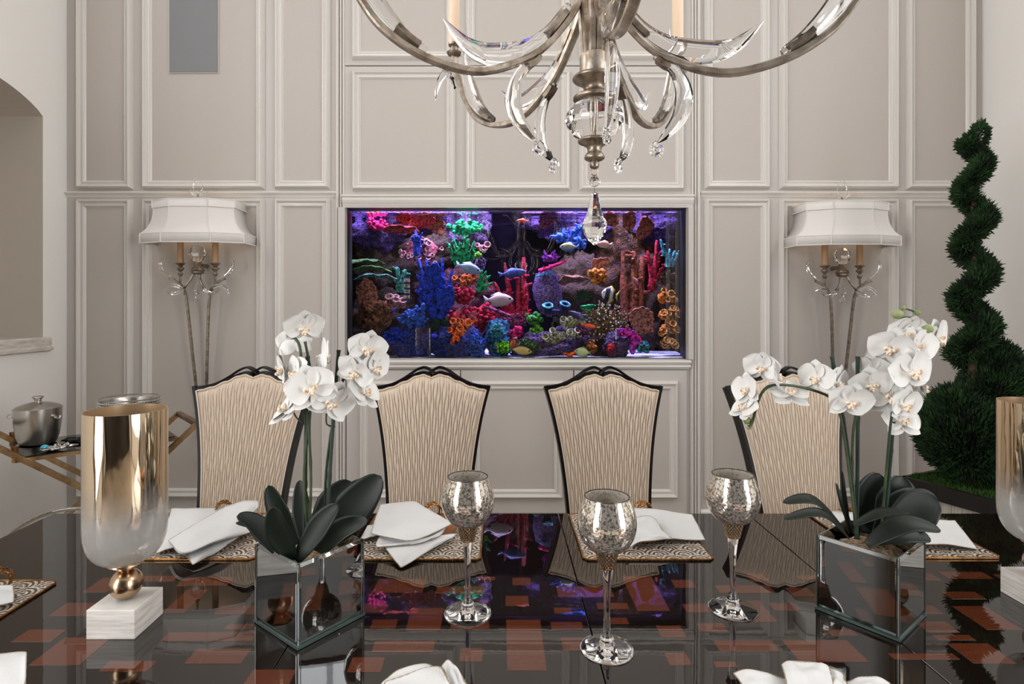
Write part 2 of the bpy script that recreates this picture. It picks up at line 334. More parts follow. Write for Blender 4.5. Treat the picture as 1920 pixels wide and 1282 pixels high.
for k in range(60):                                 # the same pattern carries on towards the near edge, under and beyond the frame
    x = rnd.uniform(TX0+.2, TX1-.2); y = rnd.uniform(.66, 1.15); w_, h_ = rnd.choice([(.12, .06), (.06, .12), (.2, .07), (.07, .05), (.09, .09)])
    if y+h_/2 > 1.19 or any(abs(x-q[0]) < (w_+q[2])/2+.02 and abs(y-q[1]) < (h_+q[3])/2+.02 for q in DONE): continue
    DONE.append((x, y, w_, h_))
    MB().box((x, y, TZ-.0009), (w_, h_, .0024)).build('inlay_block', INLAY, tab, org=TO, smooth=False)

# ================================================================ dining chairs
def make_chair():
    t = thing('dining_chair', '', 'chair', group='carved high-back dining chairs')
    HB, ZB, ZC = .07, .47, 1.16                      # recline, seat, corner height
    rec = lambda z: (z-.76)/.40*.105                # back leans away from the table
    def half(z): q = (z-.40)/(ZC-.40); return .150+.035*q+.062*max(0, q)**3.2
    def ztop(x):                                    # cushion top
        x = abs(x); pts = [(0, .043), (.012, .049), (.034, .0565), (.063, .050), (.112, .028), (.17, .005), (.215, -.006), (.25, -.010)]
        for (xa, za), (xb, zb) in zip(pts, pts[1:]):
            if x <= xb: u = (x-xa)/(xb-xa); u = u*u*(3-2*u); return ZC+lerp(za, zb, u)
        return ZC-.01
    rn = random.Random(3); ph = [rn.uniform(-.5, .5) for _ in range(60)]
    NP = 36
    def cush(u, v):
        uu = (u-.5)*2; zt = ztop(uu*.238); z = lerp(ZB+.02, zt, v); x = uu*(half(min(z, ZC))-.009)
        if v > .93: x *= 1
        s = u*NP; k = int(min(s, NP-1))
        wob = .42*math.sin(v*34+k*2.4+ph[k])*min(1, v*6)+.12*math.sin(v*61+ph[(k+7) % 60]*9)
        wl = .42*math.sin(v*34+(k+1)*2.4+ph[k+1])*min(1, v*6)
        g = s-k+lerp(wob, wl, s-k)*.55
        pl = abs(math.sin(PI*g))**.6
        edge = min(1, (1-abs(uu))*14, (1-v)*26)
        y = -.034*(1-uu**4)*min(1, (1-v)*9)**.5*.6-.0125*pl*edge-.008
        return (x, y+rec(z), z)
    MB().grid(cush, NP*6, 64).build('back_cushion', SATIN, t, ang=180)
    # piping round the upholstery
    pip = [Vector(cush(0, v/30)) for v in range(1, 31)]+[Vector(cush(u/60, 1)) for u in range(1, 61)]+[Vector(cush(1, 1-v/30)) for v in range(1, 30)]
    MB().tube([p+Vector((0, -.006, 0)) for p in pip], .0042, 6).build('piping', SATIN, t)
    MB().grid(lambda u, v: ((u-.5)*2*(half(min(lerp(ZB, ztop((u-.5)*.47), v), ZC))-.006), .04+rec(lerp(ZB, ztop((u-.5)*.47), v)), lerp(ZB, ztop((u-.5)*.47), v)), 16, 16).build('back_panel', SATIN, t)
    sec = [(-1, -1), (1, -1), (1, 1), (-1, 1)]
    for s in (-1, 1):
        pts = [(s*(half(z)), .012+rec(z), z) for z in [.40+(ZC+.004-.40)*i/24 for i in range(25)]]
        MB().tube(pts, 1, sec=sec, rr=[(.0058+.0016*i/24, .028) for i in range(25)], up=(1, 0, 0)).build('side_rail', EBONY, t, ang=30)
        lo = [(.248, 0), (.213, .0025), (.17, .014), (.112, .037), (.063, .0585), (.0346, .0645), (.0144, .0585), (0, .046)]
        MB().tube([(s*x, .004+rec(ZC+z), ZC+z) for x, z in curve(lo, 30)], 1, sec=sec, rr=[(.0052, .018)]*31, up=(0, 0, 1)).build('crest_rail', EBONY, t, ang=40)
        hi = [(.250, .002), (.205, .008), (.160, .020), (.112, .045), (.069, .0745), (.0346, .0865), (.0100, .0770), (-.0090, .063), (-.0165, .056)]
        MB().tube([(s*x, .004+rec(ZC+z), ZC+z) for x, z in curve(hi, 32)], 1, sec=sec, rr=[(.0046, .013)]*33, up=(0, 0, 1)).build('crest_scroll', EBONY, t, ang=40)
        MB().tube([(s*.15, .01, .46), (s*.155, .045, .2), (s*.165, .12, 0)], [.024, .02, .015], 4).build('leg', EBONY, t, ang=30)
        MB().tube([(s*.21, -.43, .41), (s*.213, -.435, .2), (s*.215, -.44, 0)], [.026, .021, .014], 4).build('leg', EBONY, t, ang=30)
    MB().grid(lambda u, v: ((u-.5)*lerp(.36, .46, v), -v*.46+.02, .455+.045*(1-abs(2*u-1)**5)*(1-abs(2*v-1)**5)), 20, 20).build('seat_cushion', SATIN, t, ang=180)
    MB().prism([(-.18, .40), (.18, .40), (.18, .455), (-.18, .455)], .03, -.02).add([(-.18, 0, .4), (.18, 0, .4), (.23, -.45, .4), (-.23, -.45, .4), (-.18, 0, .457), (.18, 0, .457), (.23, -.45, .457), (-.23, -.45, .457)], [(3, 2, 1, 0), (4, 5, 6, 7), (0, 1, 5, 4), (1, 2, 6, 5), (2, 3, 7, 6), (3, 0, 4, 7)]).build('seat_frame', EBONY, t, smooth=False)
    return t
ch0 = make_chair()
CH = [(-1.062, 'champagne pleated high-back chair behind the left orchid, nearest the bar cart'), (-.292, 'champagne pleated high-back chair under the blue coral half of the aquarium'),
      (.442, 'champagne pleated high-back chair between the two centre goblets, right of the aquarium middle'), (1.228, 'champagne pleated high-back chair half hidden by the arching right orchid')]
for k, (x, lb) in enumerate(CH):
    c = ch0 if k == 0 else dup(ch0)
    c.location = (x, 2.35, 0); c.rotation_euler = (0, 0, (.03, .045, -.01, .0)[k]); c['label'] = lb
# ================================================================ chandelier
CX, CY = .235, 1.42
ch = thing('chandelier', 'antique silver chandelier with curved crystal horns and cream candles', 'chandelier', (CX, CY, 1.66))
CO = Vector((CX, CY, 1.66))
zc = lambda py: EYE-(py-VY)*CY/F-1.66               # local heights
k_ = CY/F
MB().lathe([(.036, zc(142)), (.037, zc(138)), (.037, zc(108)), (.035, zc(104)), (.0, zc(104))], 32).build('arm_collar', SILVER, ch)
MB().lathe([(r*k_, zc(y)) for r, y in curve(((26, 190), (37, 189), (40, 185), (37, 180), (25, 176), (20, 170), (22, 163), (30, 156), (39, 151), (41, 147), (38, 143), (30, 141)), 44)], 36).build('turned_neck', PEWTER, ch)
m = MB()
for n_, pr in ((14, [(.0, 263), (24, 262), (41, 251), (52, 237), (55, 226), (52, 212), (41, 198), (28, 190), (0, 189)]),):
    m.lathe([(r*k_, zc(y)) for r, y in pr], n_)
m.build('crystal_globe', CRYSTAL, ch, smooth=False)
MB().lathe([(.006, zc(264)), (.006, zc(188))], 12).build('centre_rod', SILVER, ch)
MB().lathe([(r*k_, zc(y)) for r, y in curve(((0, 318), (7, 315), (9, 310), (8, 304), (8, 302), (16, 300), (19, 296), (17, 290), (13, 284), (15, 276), (22, 271), (30, 267), (31, 263), (26, 261), (0, 261)), 50)], 28).build('finial', PEWTER, ch)
MB().tube([(7*k_*math.cos(a), 0, zc(322)+7*k_*math.sin(a)) for a in [2*PI*i/12 for i in range(13)]], .0016, 6, up=(0, 1, 0)).build('hook_ring', PEWTER, ch)
MB().lathe([(0, zc(350)), (6*k_, zc(349)), (10.5*k_, zc(343)), (11*k_, zc(338)), (6*k_, zc(331)), (0, zc(330))], 8).build('crystal_bead', CRYSTAL, ch, smooth=False)
MB().tube([(0, 0, zc(329)), (0, 0, zc(327))], .001, 6).tube([(0, 0, zc(351)), (0, 0, zc(363))], .0012, 6).build('wire_link', SILVER, ch)
MB().lathe([(r*k_, zc(y)) for r, y in ((1, 460), (11, 451), (20, 437), (24, 421), (18, 408), (13, 393), (9, 372), (8, 364), (4, 361))], 8, ph=PI/8).build('crystal_drop', CRYSTAL, ch, smooth=False)
# reeded stem above the collar
m = MB()
for k in range(10):
    a = 2*PI*k/10
    m.tube([(r*math.cos(a), r*math.sin(a), z) for r, z in ((.024, zc(106)), (.028, zc(60)), (.034, zc(0)), (.036, .8), (.03, 1.2))], .010, 6)
m.tube([(0, 0, zc(106)), (0, 0, CZ-1.66-.05)], .014, 10).build('reeded_stem', SILVER, ch)
MB().lathe([(.0, CZ-1.66-.06), (.05, CZ-1.66-.05), (.07, CZ-1.66-.01), (.07, CZ-1.66)], 24).build('ceiling_canopy', SILVER, ch)
ARM = [(.030, 2.33), (.0434, 2.269), (.079, 2.205), (.162, 2.116), (.295, 2.058), (.42, 2.070), (.517, 2.118), (.572, 2.182), (.625, 2.275), (.652, 2.365)]
def radial(prof, a, n=40): return [Vector((r*math.cos(a), r*math.sin(a), z-1.66)) for r, z in curve(prof, n)]
def horn(prof, a, wmax, tw=.75, n=30, e0=.35):
    P = radial(prof, a, n); rr = []
    for i in range(n+1):
        t = i/n; q = (e0+(1-e0)*min(1, t/.45))*(1-max(0, (t-.45)/.55)**1.8)
        rr.append((max(wmax*q, .0012)*tw, max(wmax*q, .0012)))
    sec = [(1, 0), (.35, .75), (-.7, 1), (-1, .4), (-1, -.4), (-.7, -1), (.35, -.75)]
    return MB().tube(P, 1, sec=sec, rr=rr, up=(-math.sin(a), math.cos(a), 0))
a_m = None
for k in range(5):
    a = math.radians(271+72*k)
    sec = [(-1, -.6), (-.6, -1), (.6, -1), (1, -.6), (1, .6), (.6, 1), (-.6, 1), (-1, .6)]
    P = radial(ARM, a, 50); up = (-math.sin(a), math.cos(a), 0)
    arm = MB().tube(P, 1, sec=sec, rr=[(.0105, .0095-.002*i/50) for i in range(51)], up=up).build('arm', SILVER, ch, ang=25)
    H = [([(.07, 2.25), (.12, 2.175), (.19, 2.122), (.27, 2.104), (.33, 2.118), (.385, 2.165)], .026),
         ([(.425, 2.086), (.48, 2.122), (.535, 2.18), (.575, 2.255), (.595, 2.34), (.57, 2.43)], .022),
         ([(.145, 2.115), (.19, 2.075), (.212, 2.02), (.205, 1.965), (.175, 1.925), (.15, 1.905)], .018),
         ([(.648, 2.255), (.675, 2.30), (.705, 2.325), (.74, 2.318), (.768, 2.285), (.775, 2.25)], .014),
         ([(.045, 2.33), (.06, 2.44), (.11, 2.52), (.17, 2.56), (.23, 2.545)], .022)]
    for pr, wd in H: horn(pr, a, wd*1.18).build('crystal_horn', CRYSTAL, arm, ang=30)
    # clips, curled crystal tip
    e = radial([(.152, 1.905), (.140, 1.893), (.148, 1.878), (.162, 1.886), (.158, 1.90)], a, 12)
    MB().tube(e, [.010-.0005*i for i in range(13)], 7).build('crystal_curl', CRYSTAL, arm)
    for r0, z0, r1, z1 in ((.078, 2.232, .13, 2.166), (.44, 2.096, .49, 2.131), (.15, 2.107, .18, 2.085)):
        MB().tube(radial([(r0, z0), ((r0+r1)/2, (z0+z1)/2-.003), (r1, z1)], a, 6), 1, sec=[(-1, -1), (1, -1), (1, 1), (-1, 1)], rr=[(.012, .006)]*7, up=up).build('horn_clip', PEWTER, arm, smooth=False)
    cx_, cy_ = .652*math.cos(a), .652*math.sin(a); z = 2.36-1.66
    MB().lathe([(.008, z), (.022, z+.008), (.026, z+.016), (.014, z+.022), (.012, z+.034), (.02, z+.04), (.02, z+.046), (.01, z+.05)], 20, (cx_, cy_, 0)).build('candle_cup', PEWTER, arm)
    MB().lathe([(.0185, z+.046), (.0185, z+.25), (.016, z+.253), (.0, z+.253)], 20, (cx_, cy_, 0)).build('candle_sleeve', CREAM, arm)
    MB().lathe([(.004, z+.252), (.012, z+.272), (.013, z+.287), (.007, z+.315), (.0, z+.335)], 12, (cx_, cy_, 0)).build('bulb', BULB, arm)
    d = bpy.data.lights.new('candle_light', 'POINT'); d.energy = 1.2; d.color = (1, .75, .48); d.shadow_soft_size = .02
    o = bpy.data.objects.new('candle_light', d); C.objects.link(o); o.parent = ch; o.location = (cx_, cy_, z+.35)

# ================================================================ wall sconces
def make_sconce():
    t = thing('wall_sconce', '', 'wall sconce', group='crystal wall sconces')
    Z0 = 1.860                                       # origin at the wall on the floor line below; heights are real
    plan = [(-.288, 0), (-.288, -.16), (-.135, -.225), (.135, -.225), (.288, -.16), (.288, 0)]
    lev = [(1.0, 0), (1.0, .052), (.945, .062), (.88, .082), (.828, .108), (.793, .138), (.776, .168), (.775, .195), (.80, .200), (.80, .240)]
    yc = 0
    def ringp(s, z): return [(x*s, y*(.5+.5*s) if y else 0, Z0+z) for x, y in plan]
    m = MB(); n = len(plan); vs = []
    for s, z in lev: vs += ringp(s, z)
    m.add(vs, [(i*n+k, i*n+k+1, (i+1)*n+k+1, (i+1)*n+k) for i in range(len(lev)-1) for k in range(n-1)])
    sh = m.build('lamp_shade', SHADE, t, ang=24, solid=.003)
    for k in range(1, 5):
        MB().tube([Vector(ringp(s, z)[k])+Vector((0, -.002, 0)) for s, z in lev], .0032, 6).build('piping', SHADE, sh)
    for s, z in ((1.003, .001), (1.003, .052), (.80, .199), (.803, .240)):
        MB().tube([Vector(p) for p in ringp(s, z)], .003, 6).build('piping', SHADE, sh)
    yb = -.10
    # crystal finial
    m = MB().tube([(0, yb, Z0+.2), (0, yb, Z0+.275)], .005, 8)
    for s in (-1, 1):
        m.tube([(s*x, yb, Z0+.028+z) for x, z in curve([(.0, .245), (.016, .262), (.026, .29), (.022, .32), (.004, .352)], 14)], [.0045-.0002*i for i in range(15)], 7)
        m.tube([(s*x, yb, Z0+.028+z) for x, z in curve([(.0, .245), (.025, .25), (.042, .262), (.062, .268)], 10)], [.005-.0004*i for i in range(11)], 7)
        m.tube([(s*x, yb-.02, Z0+.028+z) for x, z in curve([(.0, .245), (.018, .255), (.03, .275)], 8)], [.005-.0004*i for i in range(9)], 7)
    m.build('crystal_finial', CRYSTAL, t)
    # candles
    for s in (-1, 1):
        x = s*.098
        cd = MB().lathe([(.017, 1.755), (.0165, 1.95), (0, 1.95)], 16, (x, yb, 0)).build('candle_sleeve', mat('sconce_candle', S(176, 140, 104), .5), t)
        MB().lathe(curve([(.008, 1.68), (.012, 1.69), (.014, 1.698), (.007, 1.706), (.018, 1.72), (.02, 1.727), (.01, 1.736), (.022, 1.748), (.026, 1.755), (.01, 1.758)], 36), 20, (x, yb, 0)).build('candle_cup', PEWTER, t)
        MB().tube([(x, yb, 1.69), (x, yb, 1.645)], .006, 8).build('cup_stem', SILVER, t)
        P = curve([(s*.158, yb-.01, 1.668), (s*.12, yb-.006, 1.652), (s*.092, yb, 1.628), (s*.072, yb, 1.59), (s*.064, yb, 1.55), (s*.052, yb+.01, 1.40), (s*.036, yb+.03, 1.15), (s*.015, yb+.06, .83)], 50)
        rod = MB().tube(P, 1, sec=[(-1, -1), (1, -1), (1, 1), (-1, 1)], rr=[(.0062, .0062)]*51, up=(0, 1, 0)).build('rod', PEWTER, t, ang=30)
        def cr(pts, r, nm='crystal_horn'):
            Q = curve(pts, 18); MB().tube(Q, [max(.0015, r*math.sin(PI*(.15+.85*i/18))**.7) for i in range(19)], 7).build(nm, CRYSTAL, rod, ang=30)
        cr([(s*.125, yb-.008, 1.664), (s*.165, yb-.012, 1.685), (s*.196, yb-.014, 1.72), (s*.204, yb-.012, 1.76), (s*.192, yb-.01, 1.785)], .0085)
        cr([(s*.07, yb-.01, 1.578), (s*.09, yb-.014, 1.618), (s*.13, yb-.018, 1.63), (s*.165, yb-.02, 1.615), (s*.185, yb-.02, 1.58)], .009)
        MB().tube(curve([(s*.018, yb-.01, 1.695), (s*.028, yb-.025, 1.66), (s*.045, yb-.035, 1.63), (s*.06, yb-.04, 1.615)], 12), .006, 6).build('scroll_stem', PEWTER, rod)
        cr([(s*.045, yb-.035, 1.63), (s*.065, yb-.045, 1.60), (s*.10, yb-.05, 1.585), (s*.13, yb-.05, 1.59), (s*.145, yb-.05, 1.61)], .009)
    MB().lathe([(.006, 1.89), (.012, 1.885), (.012, 1.875), (.006, 1.872), (.006, 1.95), (0, 1.95)], 14, (0, yb, 0)).build('top_stem', PEWTER, t)
    MB().lathe([(.0, 1.762), (.018, 1.764), (.035, 1.78), (.044, 1.805), (.038, 1.835), (.02, 1.852), (0, 1.853)], 10, (0, yb, 0)).build('crystal_globe', CRYSTAL, t, smooth=False)
    MB().lathe([(.0, 1.69), (.02, 1.692), (.034, 1.70), (.03, 1.708), (.037, 1.716), (.03, 1.726), (.022, 1.732), (.012, 1.745), (.02, 1.758), (.02, 1.763), (0, 1.763)], 20, (0, yb, 0)).build('turned_boss', PEWTER, t)
    MB().lathe([(0, 1.545), (.008, 1.548), (.014, 1.56), (.009, 1.575), (.006, 1.58), (.018, 1.60), (.014, 1.63), (.007, 1.66), (.006, 1.692)], 8, (0, yb, 0)).build('crystal_drop', CRYSTAL, t, smooth=False)
    yl = yb+.062
    MB().lathe([(0, .758), (.012, .762), (.014, .772), (.024, .778), (.02, .786), (.02, .84), (.023, .846), (.0, .846)], 18, (0, yl, 0)).build('rod_socket', SILVER, t)
    MB().tube([(.035+.014*math.cos(q), yl, .838+.014*math.sin(q)) for q in [2*PI*i/14 for i in range(15)]], .006, 7, up=(0, 1, 0)).build('wall_hook', PEWTER, t)
    MB().tube([(0, yl, .81), (0, 0, .81)], .008, 8).tube([(0, yb, 1.745), (0, 0, 1.745)], .012, 8).build('wall_bracket', PEWTER, t)
    MB().lathe([(0, .725), (.007, .73), (.009, .74), (.005, .75), (.003, .757)], 8, (0, yl, 0)).build('crystal_bead', CRYSTAL, t, smooth=False)
    MB().lathe([(0, .592), (.012, .602), (.017, .625), (.012, .65), (.006, .675), (.006, .70), (.003, .724)], 8, (0, yl, 0)).build('crystal_drop', CRYSTAL, t, smooth=False)
    return t
s0 = make_sconce()
s0.location = (-1.70*KW, WY-.002, EYE*(1-KW)); s0.scale = (KW,)*3; s0['label'] = 'bell-shaded crystal wall sconce above the bar cart'
s1 = dup(s0); s1.location = (1.922*KW, WY-.002, EYE*(1-KW)-.016); s1['label'] = 'bell-shaded crystal wall sconce beside the spiral topiary'
for x in (-1.70, 1.922):
    for s in (-1, 1):
        d = bpy.data.lights.new('sconce_light', 'POINT'); d.energy = .22; d.color = (1, .72, .45); d.shadow_soft_size = .02
        o = bpy.data.objects.new('sconce_light', d); C.objects.link(o); o.location = (x*KW+s*.098*KW, WY-.102*KW, EYE+(1.985-EYE)*KW)
# ================================================================ aquarium
_at = at
def at(px, py, d): return _at(px, py, d*KW)      # tank distances below are read for a wall at 3.3 m
TKY = 3.86*KW                                          # back of the tank
aq = thing('aquarium', 'large built-in reef aquarium with purple light', 'aquarium', ((AX0+AX1)/2, WY+.06, AZ0-.03))
AO = Vector(((AX0+AX1)/2, WY+.06, AZ0-.03))
def aqb(name, c, d, mt, **k): return MB().box(c, d).build(name, mt, aq, org=AO, smooth=False, **k)
TB = mat('tank_back', S(8, 6, 14), 1, spec=0); mid = (AX0+AX1)/2; ww = AX1-AX0
ZT = AZ1+.55
aqb('back_panel', (mid, TKY+.01, (AZ0+ZT)/2), (ww+.3, .02, ZT-AZ0+.06), TB)
for x in (AX0-.08, AX1+.08): aqb('side_panel', (x, (WY+.12+TKY)/2, (AZ0+ZT)/2), (.02, TKY-WY-.12, ZT-AZ0+.06), TB)
aqb('tank_floor', (mid, (WY+.125+TKY)/2, AZ0-.035), (ww+.3, TKY-WY-.125, .02), TB)
aqb('hood', (mid, (WY+TKY)/2+.06, ZT+.03), (ww+.3, TKY-WY-.08, .02), TB)
aqb('glass_pane', (mid, WY+.06, (AZ0+AZ1)/2), (ww-.004, .006, AZ1-AZ0-.004), pane_mat('aquarium_glass'))
wat = MB().grid(lambda u, v: (lerp(AX0-.06, AX1+.06, u), lerp(WY+.13, TKY-.005, v), AZ1-.012+.006*noise.noise(Vector((u*24, v*8, 0)))+.003*noise.noise(Vector((u*70, v*20, 3)))), 120, 30)
WATER = pane_mat('water', .5, (.9, .95, 1, 1), .02, False)   # clear when looked at steeply, mirror-like when looked at flatly from below
_n = WATER.node_tree; _lw = _n.nodes.new('ShaderNodeLayerWeight'); _mr = _n.nodes.new('ShaderNodeMapRange'); _lw.inputs[0].default_value = .5
_mr.inputs['From Min'].default_value = .26; _mr.inputs['From Max'].default_value = .40; _mr.inputs['To Min'].default_value = .04; _mr.inputs['To Max'].default_value = .97
_n.links.new(_lw.outputs['Facing'], _mr.inputs[0]); _n.links.new(_mr.outputs[0], [x for x in _n.nodes if x.type == 'MIX_SHADER'][0].inputs[0])
wat.build('water_surface', WATER, aq, org=AO, ang=180)
for x, z, sx, sz in ((mid, AZ1-.001, ww, .003), (mid, AZ0+.001, ww, .003), (AX0+.001, (AZ0+AZ1)/2, .003, AZ1-AZ0), (AX1-.001, (AZ0+AZ1)/2, .003, AZ1-AZ0)):
    aqb('black_seal', (x, WY+.10 if sx > 1 and z < 2 else WY+.068, z), (sx, .05 if sx > 1 and z < 2 else .11, sz), mat('black_silicone', S(6, 6, 8), .5))
for x in (-.5, .6):
    MB().box((x*KW, 3.55*KW, ZT-.02), (.8, .12, .04)).build('light_bar', TB, aq, org=AO, smooth=False)
LP = 4.2
def tank_light(x, y, sx, sy, e, col):
    area('tank_lamp', (x*KW, y*KW, ZT-.045), (0, 0, 0), sx*KW, sy, e*LP, col)
tank_light(-.5, 3.53, .8, .2, 13, (.60, .52, 1)); tank_light(.65, 3.53, .8, .2, 13, (.60, .52, 1))
tank_light(.08, 3.60, 1.8, .12, 14, (.30, .18, 1)); tank_light(.08, 3.47, 1.7, .05, 13, (1, .9, .88))
sand = MB().grid(lambda u, v: (lerp(AX0-.07, AX1+.07, u), lerp(WY+.065, TKY, v), AZ0+.002+.02*v+.012*noise.noise(Vector((u*9, v*3, 1)))), 80, 20)
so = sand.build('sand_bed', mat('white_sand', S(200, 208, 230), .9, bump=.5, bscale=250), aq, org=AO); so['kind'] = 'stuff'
cmat = lambda nm, c, c2=None, sc=55, b=.8, bs=150: mat('reef_'+nm, S(*[int(x*.42) for x in (c2 or c)], k=.5 if 'rock' in nm or 'crust' in nm else .75), .6, col2=S(*c, k=.5 if 'rock' in nm or 'crust' in nm else .85), vscale=sc, bump=b, bscale=bs, c0=.36, c1=.6, spec=.25)
PURPLE = cmat('purple_rock', (128, 100, 165), (30, 18, 48), 70, 1, 110)
VIOLET = cmat('violet_crust', (120, 86, 180), (24, 12, 50), 75, 1, 140)
BROWNR = cmat('brown_rock', (88, 60, 40), (22, 14, 12), 55, 1, 110)
BLUER = cmat('blue_rock', (70, 90, 205), (24, 20, 70), 70, 1, 120)
def px_(s, d): return s*d*KW/F
NR = [0]
def rock(px, py, d, w_, h_, m, label, dep=.5, amp=.3, fr=1.8):
    NR[0] += 1; p = at(px, py, d); r = (px_(w_/2, d), px_(min(w_, h_)/2, d)*dep*2*.6+.01, px_(h_/2, d))
    return tag(MB().blob(p, r, amp, fr, NR[0], 72, 44).build('reef_rock', m, org=p, ang=180), label, 'reef rock', 'aquarium rocks')
def lab(o, label, cat): return tag(o, label, cat, 'corals in the aquarium')
def ctube(m, p, ax, r, l, mr=None, n=10):
    ax = Vector(ax).normalized()
    m.lathe([(r*.75, 0), (r*.85, l*.5), (r, l), (r*1.12, l*1.06), (r*1.0, l*1.12), (r*.62, l*1.08), (r*.5, l*.7), (0, l*.6)], n, p, ax)
    if mr is not None:
        q = Vector(p)+ax*l*1.08; b = ax.orthogonal().normalized(); e = ax.cross(b)
        mr.tube([q+b*(r*1.02*math.cos(t))+e*(r*1.02*math.sin(t)) for t in [2*PI*i/10 for i in range(11)]], r*.17, 5, cap=False)
def tubes(px, py, d, w_, h_, n, r, body, rim, label, l=1.6, up=.5, seed=1):
    rn = random.Random(seed); c = at(px, py, d); t = thing('tube_coral', label, 'coral', c, group='corals in the aquarium'); m, mr = MB(), MB()
    m.blob((0, .01, 0), (px_(w_/2, d)*.8, .02, px_(h_/2, d)*.8), .2, 2, seed, 16, 10)
    for i in range(n):
        a = rn.uniform(0, 2*PI); q = math.sqrt(rn.uniform(0, 1)); x, z = q*math.cos(a)*px_(w_/2, d), q*math.sin(a)*px_(h_/2, d)
        rr_ = px_(r, d)*rn.uniform(.75, 1.2)
        ctube(m, (x, -.005, z), (x*5+rn.uniform(-.3, .3), -1+rn.uniform(-.2, .3), up+rn.uniform(-.3, .3)), rr_, rr_*l, mr)
    m.build('tubes', body, t, ang=60); mr.build('tube_rims', rim, t)
    return t
def fingers(px, py, d, specs, m, label, knob=0, cat='coral'):
    c = at(px, py, d); b = MB(); rn = random.Random(int(px))
    for x0, y0, x1, y1, r in specs:
        A, B = at(x0, y0, d)-c, at(x1, y1, d-rn.uniform(0, .03))-c; k = 9; mid_ = (A+B)/2+Vector((rn.uniform(-.01, .01), 0, rn.uniform(-.004, .004)))
        P = curve([A, mid_, B], k); R = [px_(r, d)*(1-.45*i/k)*(1+.22*rn.uniform(-1, 1)) for i in range(k+1)]; R[-1] *= .6
        b.tube(P, R, 8)
        for i in range(knob):
            t = rn.random(); p = Vector(P[int(t*k)]); v = Vector((rn.uniform(-1, 1), rn.uniform(-1, .2), rn.uniform(-.2, 1))).normalized()
            b.tube([p, p+v*px_(r*1.9, d)], [px_(r*.5, d), px_(r*.25, d)], 5)
    return lab(_place(b, 'finger_coral', m, c), label, cat)
def _place(b, name, m, c, ang=70, solid=0):
    o = b.build(name, m, None, None, True, ang, solid); o.location = c; return o
def plate(px, py, d, w_, h_, m, label, ruf=.25, tilt=.5, seed=1, lobes=5, cup=.35):
    c = at(px, py, d); a_, b_ = px_(w_/2, d), px_(h_/2, d)
    def fn(u, v):
        th = 2*PI*u; r = v*(1+ruf*.35*math.sin(lobes*.5*(1+math.cos(th+seed))*3+seed)+.06*math.sin(13*th+seed*2)+.16*math.cos(2*th+seed)+.18*noise.noise(Vector((math.cos(th)*1.3, math.sin(th)*1.3, seed*2.2)))); q = noise.noise(Vector((math.cos(th)*1.6, math.sin(th)*1.6, seed+v)))
        return (a_*r*math.cos(th), -cup*a_*r*r*(.6+.5*math.sin(th))+.25*a_*q*v, b_*r*math.sin(th)+.1*b_*q)
    o = _place(MB().grid(fn, 40, 8, True), 'plate_coral', m, c, 180, .006); o.rotation_euler = (tilt, 0, 0); return lab(o, label, 'coral')
def bubbles(px, py, d, w_, h_, n, r, m, label, seed=1, name='bubble_coral'):
    rn = random.Random(seed); c = at(px, py, d); b = MB()
    b.blob((0, .015, -.005), (px_(w_/2, d)*.85, .03, px_(h_/2, d)*.85), .2, 2, seed, 16, 10)
    for i in range(n):
        a = rn.uniform(0, 2*PI); q = math.sqrt(rn.random()); x, z = q*math.cos(a)*px_(w_/2, d), q*math.sin(a)*px_(h_/2, d)
        s = px_(r, d)*rn.uniform(.7, 1.25); b.ball((x, -.018*(1-q)-.008, z), s, 8, 6)
    return lab(_place(b, name, m, c), label, 'coral')
def anemone(px, py, d, w_, h_, n, ln, th, m, mt, label, seed=1):
    rn = random.Random(seed); c = at(px, py, d); t = thing('anemone', label, 'anemone', c, group='anemones in the aquarium'); b, tp = MB(), MB()
    b.blob((0, .02, 0), (px_(w_/2, d)*.7, .03, px_(h_/2, d)*.7), .15, 2, seed, 16, 10)
    for i in range(n):
        a = rn.uniform(0, 2*PI); q = math.sqrt(rn.random()); x, z = q*math.cos(a)*px_(w_/2, d)*.72, q*math.sin(a)*px_(h_/2, d)*.72
        v = Vector((x*14, -1.1+q*.8, z*14+.35)).normalized(); p = Vector((x, .01, z)); L_ = px_(ln, d)*rn.uniform(.8, 1.2)
        e = p+v*L_+Vector((rn.uniform(-1, 1), 0, rn.uniform(-1, 1)))*L_*.25
        b.tube([p, p+v*L_*.5, e], [px_(th, d), px_(th*.8, d), px_(th*.55, d)], 5)
        if mt: tp.ball(e, px_(th*.95, d), 6, 4)
    b.build('tentacles', m, t)
    if mt: tp.build('tentacle_tips', mt, t)
    return t
RIM = cmat('pale_rim', (235, 205, 215), (210, 170, 180)); 
# rockwork
rock(705, 428, 3.74, 120, 95, VIOLET, 'purple crusted rock in the upper left aquarium corner')
rock(800, 412, 3.80, 170, 70, VIOLET, 'purple crusted rock ledge above the pink tube coral')
rock(880, 425, 3.74, 80, 80, PURPLE, 'purple rock behind the emerald green coral')
rock(1085, 415, 3.80, 190, 80, VIOLET, 'violet rock ledge behind the hanging crystal drop')
rock(1225, 420, 3.76, 120, 90, VIOLET, 'violet rock in the upper right aquarium corner')
rock(790, 480, 3.82, 180, 110, BROWNR, 'dark brown rock behind the pink tube coral')
rock(700, 500, 3.80, 110, 130, BROWNR, 'dark brown rock on the left behind the green plates')
rock(720, 600, 3.78, 150, 110, BROWNR, 'dark brown rock low in the left aquarium corner')
rock(1085, 540, 3.80, 120, 120, BROWNR, 'dark brown rock in the right middle of the aquarium')
rock(1180, 500, 3.83, 130, 180, cmat('amber_rock', (105, 64, 36), (60, 30, 22), 30, 1, 80), 'tall amber rock behind the bannerfish, partly a reflection in the glass')  # part of this block is a reflection in the pane, built solid
